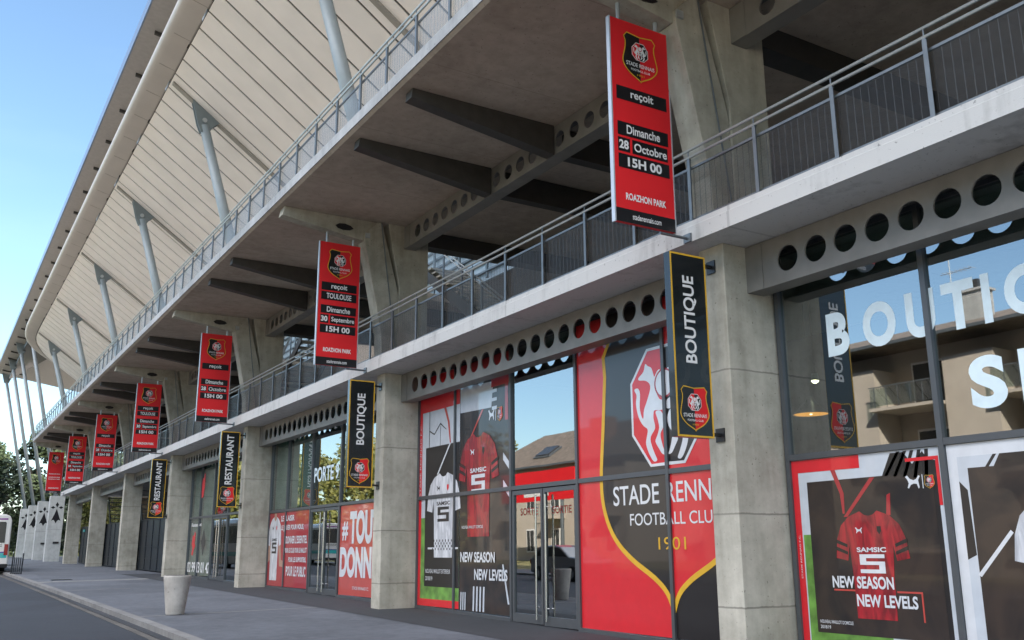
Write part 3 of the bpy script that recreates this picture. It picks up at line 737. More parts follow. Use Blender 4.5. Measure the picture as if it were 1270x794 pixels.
# bay with the written red films
tB = thing('shopfront', 'glazed shopfront marked PORTE 9 above its doors between two red posters', 'shopfront', (GX, 26.5, gz(26.5)), 'glazed shopfronts')
mB = [(31.74, None), (30.02, None), (27.75, None), (25.36, None), (22.9, None), (20.95, None)]
frame_bars(tB, mB, 2.54, 0, 5.32); sill(tB, 31.75, 27.75); sill(tB, 25.36, 20.9)
for (a, _), (b, _) in zip(mB, mB[1:]):
    pane(tB, a, b, 2.58, 5.29)
    if a != 27.75: pane(tB, a, b, gz(b)+.07, 2.50)
door(tB, 27.71, 26.56, 2.48, True); door(tB, 26.55, 25.4, 2.48, False)
M['pane_reflection'] = plain('pale_green_reflection', (.30, .38, .355), .6)  # greenish reflection in the panes, painted as panels behind the glass
for a, b in ((31.6, 30.1), (29.94, 27.85)): MB().box((GX+.10, b, 2.62), (GX+.115, a, 5.24)).build('reflection_panel', M['pane_reflection'], tB)
text(fF, 'PORTE 9', -27.6, 3.26, -25.6, 3.70, .004, M['white_t'], 'lettering', tB)
# restaurant bay
tC = thing('shopfront', 'greenish glazed restaurant front with a phone number along its lower panes', 'shopfront', (GX, 38, gz(38)), 'glazed shopfronts')
mC = [(43.10, None), (41.4, None), (39.2, None), (36.95, None), (34.6, None), (32.3, None)]
frame_bars(tC, mC, 2.66, 0, 5.32); sill(tC, 43.1, 39.2); sill(tC, 36.95, 32.3)
for (a, _), (b, _) in zip(mC, mC[1:]):
    pane(tC, a, b, 2.70, 5.29)
    if a != 39.2: pane(tC, a, b, gz(b)+.07, 2.62)
door(tC, 39.16, 38.08, 2.60, True); door(tC, 38.07, 36.99, 2.60, False)
for a, b in ((42.95, 41.5), (41.3, 39.3)):
    MB().box((GX+.10, b, gz(41)+.1), (GX+.115, a, 5.24)).build('reflection_panel', M['pane_reflection'], tC)  # the same painted reflection behind the restaurant panes
text(fF, '02 99 13 01 42', -43.0, .42, -39.3, .85, .004, M['white'], 'lettering', tC)
text(fF, 'Restaurant', -42.7, 2.30, -41.0, 2.45, .004, M['white'], 'lettering', tC)
decals(fF, [[(-42.45, 1.15), (-42.3, 1.4), (-42.5, 1.6), (-42.35, 1.95), (-42.15, 1.9), (-42.1, 2.1), (-41.9, 2.0), (-42.0, 1.6), (-41.85, 1.5), (-42.05, 1.35), (-42.2, 1.1)]], .004, M['red_v'], 'printed_figure', tC)
decals(fF, [[(-41.3, 3.45), (-41.42, 3.9), (-41.3, 4.3), (-41.15, 4.25), (-41.05, 4.5), (-40.9, 4.4), (-40.92, 3.9), (-41.05, 3.5)]], .004, M['red_v'], 'printed_figure', tC)
decals(fF, [[(-40.9, 1.65), (-40.55, 2.2), (-40.2, 1.65), (-40.55, 1.1)]], .004, M['black_v'], 'printed_diamond', tC)
# white letters on the near shopfront
xs = {'B': (8.19, 7.80), 'O': (7.42, 6.93), 'U': (7.02-.0, 6.60)}
LET = [('B', 8.19, 7.84), ('O', 7.62, 7.14), ('U', 6.99, 6.60), ('T', 6.50, 6.09), ('I', 6.00, 5.90), ('Q', 5.74, 5.22), ('U', 5.08, 4.69), ('E', 4.5, 4.18)]
for ch, a, b in LET: text(fF, ch, -a, 3.71 if ch != 'Q' else 3.62, -b, 4.28, -.001, M['white_t'], 'window_letter', tR, bold=.042)
for ch, a, b in (('S', 6.27, 5.84), ('P', 5.68, 5.25)): text(fF, ch, -a, 2.77, -b, 3.36, -.001, M['white_t'], 'window_letter', tR, bold=.042)

# shop interiors
def interior(y0, y1, col, lab):
    t = thing('shop_interior', lab, 'interior', (5, (y0+y1)/2, gz((y0+y1)/2)))
    a, b = min(y0, y1), max(y0, y1); g = gz(a)-.02
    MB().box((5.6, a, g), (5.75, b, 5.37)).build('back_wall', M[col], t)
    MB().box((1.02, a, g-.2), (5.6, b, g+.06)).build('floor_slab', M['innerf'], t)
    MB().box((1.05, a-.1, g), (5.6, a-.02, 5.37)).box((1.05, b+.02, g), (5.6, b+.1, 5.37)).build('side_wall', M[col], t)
    return t
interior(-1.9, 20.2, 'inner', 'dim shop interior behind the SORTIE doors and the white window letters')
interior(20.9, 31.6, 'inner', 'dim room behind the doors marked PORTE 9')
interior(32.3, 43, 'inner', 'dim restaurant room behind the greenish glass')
for k, (x, y, c) in enumerate(((3.6, 7.6, 'red'), (4.2, 5.2, 'white'), (3.9, 13.9, 'black'), (3.7, 16.4, 'red'))):
    t = thing('clothes_rack', ['rack of red tops behind the big white letter B', 'rack of pale tops deep inside the nearest shop', 'rack of black tops behind the right glass door', 'rack of red tops behind the left glass door'][k], 'rack', (x, y, gz(y)+.06), 'clothes racks in the shop')
    g = gz(y)+.045
    mb = MB().tube((x, y-.7, g), (x, y-.7, g+1.5), .02).tube((x, y+.7, g), (x, y+.7, g+1.5), .02).tube((x, y-.7, g+1.5), (x, y+.7, g+1.5), .02)
    mb.build('rail_frame', M['inox'], t)
    mb = MB()
    for q in range(9):
        yy = y-.6+q*.15; mb.prism([(x-.25, g+.6), (x+.25, g+.6), (x+.27, g+1.3), (x+.08, g+1.46), (x-.08, g+1.46), (x-.27, g+1.3)], 1, yy-.03, yy+.03)
    mb.build('clothes', M[{'red': 'stock', 'white': 'white', 'black': 'black'}[c]], t)
# pendant lamps inside the near shop
for k, (y, z, l) in enumerate(((10.79, 3.45, 'low orange-lit pendant lamp hanging behind the nearest shop glass'), (6.4, 3.4, 'pendant lamp deeper in the nearest shop behind the letter S'))):
    t = thing('pendant_lamp', l, 'lamp', (3.5 if k == 0 else 4.4, y, z), 'pendant lamps in the shop')
    x = 3.5 if k == 0 else 4.4
    MB().tube((x, y, z+.28), (x, y, 5.36), .008, n=6).build('cable', M['black'], t)
    MB().lathe([(.05, .30), (.09, .22), (.24, .06), (.30, .0), (.29, .0), (.22, .06), (.07, .20)], (x, y, z)).build('lamp_shade', M['black'], t)
    MB().lathe([(.275, .004), (.21, .055), (.06, .19)], (x, y, z)).build('shade_lining', M['shade_in'], t)
    MB().lathe([(.02, .12), (.06, .08), (.06, .03), (.02, 0)], (x, y, z), 12).build('bulb', M['bulb'], t)
t = thing('spotlight', 'small bright ceiling spotlight glowing behind the nearest shop glass', 'lamp', (3.5, 10.65, 4.0))
MB().lathe([(.05, .12), (.07, .0), (.05, -.0)], (3.5, 10.65, 4.0), 14).build('housing', M['white'], t)
MB().lathe([(.0, -.05), (.045, -.03), (.06, -.004), (.0, -.002)], (3.5, 10.65, 4.0), 14).build('bulb', M['bulb'], t)
MB().tube((3.5, 10.65, 4.12), (3.5, 10.65, 5.36), .01, n=6).build('stem', M['black'], t)

# ------------------------------------------------------------------ posters on the glass
PX = GX-.010
fP = Frame((PX, 0, 0), (0, -1, 0), (0, 0, 1))
def r(y0, z0, y1, z1): return rect(-y0, z0, -y1, z1)
def poly(pts): return [(-y, z) for y, z in pts]
JER = [(-.12, 1.0), (-.28, .955), (-.40, .87), (-.47, .74), (-.50, .56), (-.335, .535), (-.30, .68), (-.275, .40), (-.265, .0), (.265, .0), (.275, .40), (.30, .68), (.335, .535), (.50, .56), (.47, .74), (.40, .87), (.28, .955), (.12, 1.0), (.06, .965), (0, .955), (-.06, .965)]
SG = [(0, 0), (1, 0), (1, .62), (.26, .62), (.26, .80), (1, .80), (1, 1), (.0, 1), (0, .44), (.76, .44), (.76, .20), (0, .20)]
CAT = [(0, .9), (.15, 1), (.3, .75), (.55, .62), (.75, .72), (.9, .95), (1, .9), (.86, .6), (.92, .1), (.85, 0), (.75, .35), (.55, .38), (.35, .3), (.2, .05), (.12, .1), (.22, .42), (.14, .7)]
def jersey(t, cy, zb, w, h, col, fg, d=.006, bands=True):
    o = (-cy, zb)
    j = decals(fP, [[(o[0]+x*w, o[1]+y*h) for x, y in JER]], d, M[col], 'jersey', t)
    if bands:
        for q in (0, 1):
            decals(fP, [[(o[0]+s*x*w, o[1]+y*h-q*.07*h) for x, y in ((-.485, .74), (-.325, .69), (-.33, .66), (-.49, .705))] for s in (1, -1)], d+.002, M['black_v'], 'sleeve_band', j, .001)
    text(fP, 'SAMSIC', o[0]-.20*w, o[1]+.615*h, o[0]+.20*w, o[1]+.66*h, d+.002, M[fg], 'jersey_lettering', j, .03)
    decals(fP, [[(o[0]+(-.17+.34*x)*w, o[1]+(.42+.175*y)*h) for x, y in SG]], d+.002, M[fg], 'jersey_emblem', j, .001)
    decals(fP, [[(o[0]+(-.20+.10*x)*w, o[1]+(.79+.06*y)*h) for x, y in CAT]], d+.002, M[fg], 'maker_mark', j, .001)
    decals(fP, [[(o[0]+(.13+.055*x)*w+.0, o[1]+(.855+.075*y)*h) for x, y in [(-.5, 0), (.5, 0), (.5, -.6), (0, -1), (-.5, -.6)]]], d+.002, M['black_v' if 'white' not in col else 'red_v'], 'badge', j, .001)
    return j
def lattice(y0, z0, w, h):
    """steel stand seen in silhouette: diagonal bars"""
    P = []
    for k in range(5):
        a = k/5; P.append([(-(y0-w*a), z0+h*a*.2), (-(y0-w*a-w*.06), z0+h*a*.2), (-(y0-w*(a*.6+.42)), z0+h), (-(y0-w*(a*.6+.36)), z0+h)])
    return P
# poster at the near right
t = thing('window_poster', 'red framed poster of a red football jersey reading NEW SEASON, right of the front pillar', 'poster', (PX, 7.84, 1.2), 'posters on the shop windows')
z0 = gz(7.8)+.07
decal(fP, r(8.95, z0, 6.73, 2.415), .002, M['sky_v'], 'backing', t)
decal(fP, r(8.83, z0, 7.6, 1.45), .004, M['grass_v'], 'pitch', t)
decals(fP, [r(8.95, z0, 8.85, 2.412), r(8.85, 2.25, 7.86, 2.412), r(7.2, 2.27, 6.76, 2.31), r(6.80, 1.75, 6.76, 2.27)], .006, M['red_v'], 'red_border', t)
decals(fP, lattice(7.6, 2.0, .8, .4)+[poly([(7.54, 2.13), (7.40, 2.39), (7.22, 2.39), (7.11, 2.24), (6.96, 2.38), (6.91, 2.29), (6.80, 2.26), (6.80, z0), (7.2, z0)])], .004, M['black_v'], 'stand_silhouette', t)
decal(fP, poly([(8.71, .25), (6.86, .25), (6.86, 2.05), (7.53, 2.13), (8.71, 2.12)]), .006, M['night'], 'black_field', t)
decals(fP, [poly([(7.72, 2.12), (7.65, 2.12), (8.10, 1.66), (8.16, 1.66)]), poly([(8.31, 2.25), (8.24, 2.25), (8.13, 1.95), (8.14, 1.70), (8.17, 1.70), (8.19, 1.95)]), poly([(7.50, 1.90), (7.45, 1.92), (7.47, 1.66), (7.53, 1.66)])], .008, M['red_d'], 'red_streaks', t)
jersey(t, 7.79, .45, 1.06, 1.27, 'red_cloth', 'white_v', .010)
decals(fP, [[(-7.22+.20*x, 1.95+.16*y) for x, y in CAT], r(6.995, 1.95, 6.985, 2.11)], .009, M['white_v'], 'maker_mark', t)
crest(fP, -6.90, 2.10, .13, .16, .009, t, glossy=True)
text(fP, 'NEW SEASON', -8.41, .80, -7.51, .945, .016, M['white_v'], 'lettering', t, .03)
text(fP, 'NEW LEVELS', -8.06, .59, -7.21, .735, .016, M['white_v'], 'lettering', t, .03)
decals(fP, [r(8.40, .765, 8.07, .785), r(7.48, .765, 7.14, .785), r(7.16, .45, 7.14, .765)], .009, M['red_f'], 'bracket_line', t)
text(fP, 'NOUVEAU MAILLOT DOMICILE', -8.66, .365, -8.15, .405, .009, M['white_v'], 'lettering', t, .005)
text(fP, '2018/19', -8.66, .30, -8.50, .34, .009, M['white_v'], 'lettering', t, .005)
text(fP, 'STADE RENNAIS F.C.', -8.91, .9, -8.885, 1.45, .009, M['white_v'], 'lettering', t, .0, rot=True)
# its neighbour, mostly outside the picture
t = thing('window_poster', 'white bordered poster of a white jersey on black at the right edge', 'poster', (PX, 5.55, 1.2), 'posters on the shop windows')
z0 = gz(5.5)+.07
decal(fP, r(6.65, z0, 4.44, 2.415), .002, M['white_v'], 'backing', t)
decal(fP, r(6.53, z0, 4.44, 2.27), .004, M['sky_v'], 'inner_field', t)
decals(fP, lattice(6.35, 1.95, .7, .32)+[poly([(6.53, 2.0), (6.44, 1.9), (6.42, 1.2), (6.53, 1.15)])], .006, M['black_v'], 'stand_silhouette', t)
decal(fP, poly([(6.41, .2), (4.6, .2), (4.6, 2.14), (5.3, 2.2), (5.5, 2.27), (6.02, 2.27), (6.1, 2.14), (6.41, 2.14)]), .008, M['night'], 'black_field', t)
jersey(t, 5.42, .3, 1.15, 1.5, 'white_cloth', 'black_v', .010, False)
decals(fP, [poly([(6.43, .99), (6.39, .97), (5.97, 1.43), (6.0, 1.46)])], .009, M['white_v'], 'white_streak', t)
# white jersey and red jersey films of the second bay
t = thing('window_poster', 'tall red framed poster of a white football jersey beside the second pillar', 'poster', (PX, 19.4, 2.4), 'posters on the shop windows')
z0 = gz(19.4)+.08
decal(fP, r(20.36, z0, 18.36, 5.28), .002, M['sky_v'], 'backing', t)
decal(fP, r(20.24, z0, 18.36, 2.0), .004, M['grass_v'], 'pitch', t)
decals(fP, [r(20.36, z0, 20.22, 5.27), r(20.22, 4.44, 18.36, 5.27), r(20.22, z0, 18.36, .22)], .006, M['red_v'], 'red_border', t)
decal(fP, r(20.02, .49, 18.36, 3.60), .007, M['black_v'], 'black_field', t)
decals(fP, [poly([(18.84, 3.60), (18.78, 3.60), (19.38, 2.95), (19.44, 2.95)])], .009, M['white_v'], 'white_streak', t)
decals(fP, [poly([(19.12, 4.44), (19.02, 4.44), (18.85, 4.1), (18.78, 3.62), (18.82, 3.62), (18.93, 4.1)])], .009, M['red_f'], 'red_streaks', t)
decals(fP, [r(19.86, 3.6, 19.84, 4.44), r(19.3, 3.6, 19.29, 4.05), poly([(19.85, 4.0), (19.6, 3.9), (19.3, 4.12), (19.0, 3.95), (19.0, 3.93), (19.3, 4.09), (19.6, 3.87), (19.85, 3.97)])], .009, M['black_v'], 'mast_lines', t)
jersey(t, 19.10, 1.12, 1.62, 1.85, 'white_cloth', 'black_v', .012, False)
decals(fP, [r(19.62-.07*k, 1.28+.06*(k % 2), 19.585-.07*k, 1.33+.06*(k % 2)) for k in range(14)]+[r(19.62-.07*k, 1.40+.06*(k % 2), 19.585-.07*k, 1.45+.06*(k % 2)) for k in range(14)], .015, M['black_v'], 'hem_pattern', t)
decals(fP, [r(19.85, 1.30, 18.40, 1.34)], .010, M['white_v'], 'white_line', t)
text(fP, 'NOUVEAU MAILLOT EXTERIEUR', -19.95, .78, -18.75, .87, .010, M['white_v'], 'lettering', t, .005)
text(fP, '2018/19', -19.95, .62, -19.6, .71, .010, M['white_v'], 'lettering', t, .005)
text(fP, 'STADE RENNAIS F.C.', -20.32, 2.5, -20.26, 4.2, .009, M['white_v'], 'lettering', t, 0, rot=True)
t = thing('window_poster', 'tall dark poster of a red jersey reading NEW SEASON, left of the SORTIE doors', 'poster', (PX, 17.3, 2.4), 'posters on the shop windows')
z0 = gz(17.3)+.08
decal(fP, r(18.34, z0, 16.24, 5.28), .002, M['night'], 'backing', t)
decals(fP, [poly([(18.34, 4.22), (16.98, 4.18), (16.90, 4.72), (18.34, 4.80)])], .004, M['sky_v'], 'sky_field', t)
decals(fP, [r(18.34, 4.81, 16.26, 5.27), r(16.98, 4.60, 16.26, 4.80), r(16.42, 3.85, 16.30, 4.60)], .006, M['red_d'], 'red_border', t)
decals(fP, [poly([(16.95-.0, 4.55-.18*k), (16.75, 4.55-.18*k), (16.75, 4.48-.18*k), (16.95, 4.48-.18*k)]) for k in range(3)]+[poly([(16.50, 3.2-.55*k), (16.27, 3.0-.55*k), (16.27, 2.85-.55*k), (16.50, 3.05-.55*k)]) for k in range(2)]+[poly([(16.55, 1.0), (16.50, 1.0), (16.28, .25), (16.34, .25)])]+[poly([(17.75-.14*k, z0+.02), (17.69-.14*k, z0+.02), (17.67-.14*k, .55), (17.73-.14*k, .55)]) for k in range(4)]+[poly([(18.28-.09*k, z0+.02), (18.24-.09*k, z0+.02), (18.23-.09*k, .42), (18.27-.09*k, .42)]) for k in range(3)], .006, M['sky_v'], 'stand_silhouette', t)
decals(fP, [poly([(17.38, 4.18), (17.30, 4.18), (17.86, 3.60), (17.92, 3.60)])], .007, M['red_f'], 'red_streaks', t)
jersey(t, 17.52, 1.55, 1.70, 2.15, 'red_cloth', 'white_v', .010)
decals(fP, [[(-17.10+.26*x, 3.90+.24*y) for x, y in CAT], r(16.80, 3.88, 16.785, 4.16)], .009, M['white_v'], 'maker_mark', t)
crest(fP, -16.63, 4.15, .24, .30, .009, t, glossy=True)
text(fP, 'NEW SEASON', -18.27, 1.03, -16.82, 1.24, .018, M['white_v'], 'lettering', t, .03)
text(fP, 'NEW LEVELS', -17.66, .68, -16.33, .90, .018, M['white_v'], 'lettering', t, .03)
text(fP, 'NOUVEAU MAILLOT DOMICILE', -18.22, 1.72, -17.3, 1.78, .018, M['white_v'], 'lettering', t, .005)
# giant crest film
t = thing('window_poster', 'giant red and black club crest film filling the glass left of the front pillar', 'poster', (PX, 11.5, 2.4), 'posters on the shop windows')
z0 = gz(12)+.08
cy = 11.46
decal(fP, r(13.87, z0, cy, 5.28), .002, M['red_v'], 'backing', t)
decal(fP, r(cy, z0, 9.62, 5.28), .002, M['black_v'], 'backing', t)
LS = [(13.08, 5.28), (12.86, 4.84), (13.06, 4.55), (13.03, 4.2), (13.12, 3.3), (13.21, 2.4), (13.12, 1.86), (12.86, 1.44), (12.44, 1.12), (11.89, .84), (11.60, .62), (cy, .36)]
LS = [LS[0], LS[1], LS[2]]+smooth_poly(LS[3:], 4, False)
left = [(-y, z) for y, z in LS]; right = [(-(2*cy-y), z) for y, z in LS]
dR = decal(fP, [(-cy, 5.28)]+left, .004, M['black_v'], 'shield_half', t)
dL = decal(fP, [(-cy, 5.28)]+[(max(-13, min(-9.62, x)), z) for x, z in right], .004, M['red_v'], 'shield_half', t)
def ribbon(line, w):
    q = []
    off = []
    for i, p in enumerate(line):
        a = Vector(line[max(0, i-1)]); b = Vector(line[min(len(line)-1, i+1)]); d = (b-a).normalized(); off.append(Vector((-d.y, d.x))*w/2)
    return [[tuple(Vector(line[i])-off[i]), tuple(Vector(line[i+1])-off[i+1]), tuple(Vector(line[i+1])+off[i+1]), tuple(Vector(line[i])+off[i])] for i in range(len(line)-1)]
decals(fP, ribbon(left, .085), .007, M['yellow'], 'shield_border', t)
decals(fP, ribbon([p for p in right if p[0] < -9.66], .085), .007, M['yellow'], 'shield_border', t)
ow, oh, ot = 1.72, 1.93, 4.49
half = [(0, ot), (-.24*ow, ot), (-.5*ow, ot-.27*oh), (-.5*ow, ot-.72*oh), (-.24*ow, ot-oh), (0, ot-oh)]
decals(fP, [[(-cy+x, z) for x, z in half]], .008, M['red_v'], 'octagon_half', t, .001)
decals(fP, [[(-cy-x, z) for x, z in half]], .008, M['black_v'], 'octagon_half', t, .001)
q, _ = band([(-cy+x, z) for x, z in half]+[(-cy-x, z) for x, z in half[1:-1][::-1]], .05)
decals(fP, q, .010, M['white_v'], 'octagon_outline', t, .001)
def cv2(p, s): return (-cy+s*(p[0]-492)/330*ow, ot-(p[1]-112)/596*oh)
for s in (1, -1):
    decals(fP, [[cv2(p, s) for p in smooth_poly(ERM, 3)], [cv2(p, s) for p in smooth_poly(ERM2, 3)]], .010, M['white_v'], 'stoat_figure', t, .001)
c0 = cv2((492, 305), 1); rr = .21
decals(fP, [[(c0[0]+rr*math.cos(k*.19635), c0[1]+rr*math.sin(k*.19635)) for k in range(32)]], .011, M['white_v'], 'ball', t, .001)
q, _ = band([(c0[0]+rr*1.15*math.cos(k*.19635), c0[1]+rr*1.15*math.sin(k*.19635)) for k in range(32)], rr*.15)
decals(fP, q, .012, M['red_d'], 'ball_ring', t, .001)
text(fP, 'STADE', -12.88, 1.98, -11.70, 2.30, .009, M['white_v'], 'lettering', t, .008)
text(fP, 'RENNAIS', -11.53, 1.98, -9.95, 2.30, .009, M['white_v'], 'lettering', t, .008)
text(fP, 'FOOTBALL CLUB', -12.45, 1.65, -10.35, 1.84, .009, M['white_v'], 'lettering', t, .004)
text(fP, '1901', -11.76, 1.27, -11.12, 1.46, .009, M['yellow'], 'lettering', t, .0)
# red written films of the third bay
t = thing('window_poster', 'red poster of a white jersey with brush lettering left of the PORTE 9 doors', 'poster', (PX, 29.8, 1.3), 'posters on the shop windows')
z0 = gz(30)+.08
decal(fP, r(31.72, z0, 27.80, 2.49), .002, M['red_d'], 'backing', t)
j = jersey(t, 31.10, .36, 1.35, 2.0, 'white_cloth', 'black_v', .006, False)
decals(fP, [poly([(31.22, 2.30), (31.20, 2.48), (30.98, 2.48), (30.97, 2.30), (31.1, 2.22)])], .009, M['skin_v'], 'printed_neck', t)
decals(fP, [poly([(31.71, 1.55), (31.48, 1.45), (31.50, 1.0), (31.71, .9)]), poly([(30.68, 1.45), (30.45, 1.48), (30.35, 1.0), (30.0, .95), (30.05, .78), (30.5, .8)])], .005, M['skin_v'], 'printed_arm', t)
for k, (s, a, b, z, h) in enumerate((('LE PLAISIR', 30.5, 29.2, 2.20, .18), ('LE JOUER POUR VOUS,', 30.45, 28.3, 1.88, .2), ("DONNER L'ESSENTIEL", 29.95, 27.95, 1.50, .24), ('POUR LE CLUB, POUR LE MAILLOT', 30.0, 27.95, 1.20, .17), ('POUR LES SUPPORTERS,', 29.6, 27.98, .92, .17), ('POUR LE PUBLIC', 29.8, 27.98, .52, .30))):
    text(fP, s, -a, z, -b, z+h, .010, M['white_v'], 'lettering', t, .03)
t = thing('window_poster', 'reflection-washed red poster reading TOUT DONNER in white between door and second pillar', 'poster', (PX, 23.2, 1.3), 'posters on the shop windows')
z0 = gz(24)+.08
decal(fP, r(25.30, z0, 20.97, 2.49), .002, M['red_f'], 'backing', t)  # wash of the reflection over the poster put into its red
text(fP, '#', -25.15, 1.55, -24.72, 2.05, .006, M['white_v'], 'lettering', t, .03)
text(fP, 'TOUT', -24.6, 1.45, -22.6, 2.32, .006, M['white_v'], 'lettering', t, .05)
text(fP, 'DONNER', -25.25, .58, -22.2, 1.38, .006, M['white_v'], 'lettering', t, .05)
text(fP, 'STADE RENNAIS F.C.', -24.3, .28, -23.2, .36, .006, M['white_v'], 'lettering', t, .005)

# ------------------------------------------------------------------ hanging match banners
def banner(kind, y, label):
    t = thing('hanging_banner', label, 'banner', (-1.16, y, 5.47), 'red match banners under the gallery')
    x0, x1, z0, z1 = -1.665, -.655, 5.47, 8.46
    MB().box((x0, y-.03, z0), (x1, y+.03, z1)).build('panel', M['red'], t)
    MB().box((x0-.022, y-.035, z0-.01), (x0-.001, y+.035, z1+.005)).box((x1+.001, y-.035, z0-.01), (x1+.02, y+.035, z0+2.1)).build('edge_profile', M['edge'], t)
    for x in (-1.50, -.83): MB().tube((x, y, z1), (x, y, 8.72 if x < -1 else 8.62), .03, n=8).build('hanger', M['galv_l'], t)
    MB().tube((x1-.25, y, z0-.035), (-.42, y, z0-.035), .022, n=8).box((-.43, y-.07, z0-.09), (-.402, y+.07, z0+.03)).build('lower_bracket', M['galv'], t)
    f = Frame((x0, y-.03, z0), (1, 0, 0), (0, 0, 1)); W_ = x1-x0
    crest(f, W_*.5, 2.83, .62, .74, .004, t)
    def strips(bs):
        return decals(f, [rect(a, z-.10, b, z+.10) for a, z, b in bs], .004, M['black'], 'text_strip', t)
    decal(f, rect(.0, .0, W_, .19), .004, M['black'], 'base_strip', t)
    text(f, 'staderennais.com', .27, .055, .76, .135, .008, M['white'], 'lettering', t, .012)
    text(f, 'ROAZHON PARK', .17, .32, .86, .42, .005, M['white'], 'lettering', t, .032)
    if kind == 'blank':
        for z in (1.36, 1.12, .98): text(f, 'ROAZHON PARK', .12, z, .88, z+.07, .005, M['white'], 'lettering', t, .032)
        return t
    rows = [(.07, 1.87 if kind == 'oct' else 1.90, .95)]+([(.07, 1.67, .95)] if kind == 'sep' else [])+[(.07, 1.34, .95), (.07, 1.105, .27), (.31, 1.105, .93), (.07, .87, .95)]
    strips(rows)
    mb = MB()
    text(f, 'reçoit', .31, rows[0][1]-.075, .71, rows[0][1]+.065, .008, None, bold=.020, into=mb)
    if kind == 'sep': text(f, 'TOULOUSE', .20, 1.605, .82, 1.735, .008, None, bold=.020, into=mb)
    text(f, 'Dimanche', .22, 1.275, .80, 1.405, .008, None, bold=.020, into=mb)
    text(f, '28' if kind == 'oct' else '30', .085, 1.04, .245, 1.17, .008, None, bold=.034, into=mb)
    text(f, 'Octobre' if kind == 'oct' else 'Septembre', .34, 1.04 if kind == 'oct' else 1.02, .91, 1.165, .008, None, bold=.020, into=mb)
    text(f, '15H 00', .22, .80, .81, .935, .008, None, bold=.034, into=mb)
    mb.build('lettering', M['white'], t, fixn=False)
    return t
bl = ['nearest red banner reading Dimanche 28 Octobre, hanging high beside the front column', 'red banner announcing TOULOUSE on 30 Septembre above the nearer BOUTIQUE-lettered pillar bay',
      'red 28 Octobre banner above the nearer RESTAURANT sign', 'red TOULOUSE banner above the farther RESTAURANT sign', 'red 28 Octobre banner, third from the far end of the row',
      'red TOULOUSE banner, second from the far end of the row', 'plainest red banner with only small white lines, at the far end above the piers']
bl[1] = 'large red TOULOUSE banner hanging in front of the terrace staircase, second nearest'
b_oct = banner('oct', PY[3], bl[0]); b_sep = banner('sep', PY[4], bl[1])
for k in (5, 6, 7, 8):
    copy_thing(b_oct if k % 2 else b_sep, (-1.16, PY[k], 5.47), bl[k-3])
banner('blank', PY[9], bl[6])

# ------------------------------------------------------------------ blade signs on the pillars
def blade(word, y, label, span, cap):
    t = thing('blade_sign', label, 'sign', (0, y, 2.69), 'black vertical signs on the pillars')
    x0, x1, z0, z1 = -.81, -.18, 2.69, 5.18
    MB().box((x0, y-.06, z0), (x1, y+.06, z1)).build('panel', M['black_s'], t)
    f = Frame((x0, y-.06, z0), (1, 0, 0), (0, 0, 1)); w = x1-x0; h = z1-z0
    decals(f, [rect(0, 0, w, .025), rect(0, h-.025, w, h), rect(0, .025, .025, h-.025), rect(w-.025, .025, w, h-.025)], .004, M['yellow'], 'border', t)
    text(f, word, w*.5-cap/2, span[0], w*.5+cap/2, span[1], .006, M['white'], 'lettering', t, .022, rot=True)
    crest(f, w*.49, .67, .50, .60, .004, t)
    for z in (z0+.06, z1-.1): MB().box((x1, y-.03, z-.02), (-.02, y+.03, z+.02)).box((-.022, y-.08, z-.09), (-.003, y+.08, z+.09)).build('bracket', M['black'], t)
    return t
s1 = blade('BOUTIQUE', PY[3], 'nearest black BOUTIQUE sign with yellow edge on the front pillar', (.98, 2.18), .235)
copy_thing(s1, (0, PY[4], 2.69), 'black BOUTIQUE sign on the second pillar, left of the white jersey poster')
s2 = blade('RESTAURANT', PY[5], 'larger black RESTAURANT sign on the third pillar beside the restaurant glass', (.74, 2.38), .235)
copy_thing(s2, (0, PY[6], 2.69), 'smaller farther black RESTAURANT sign beside the dark gates')

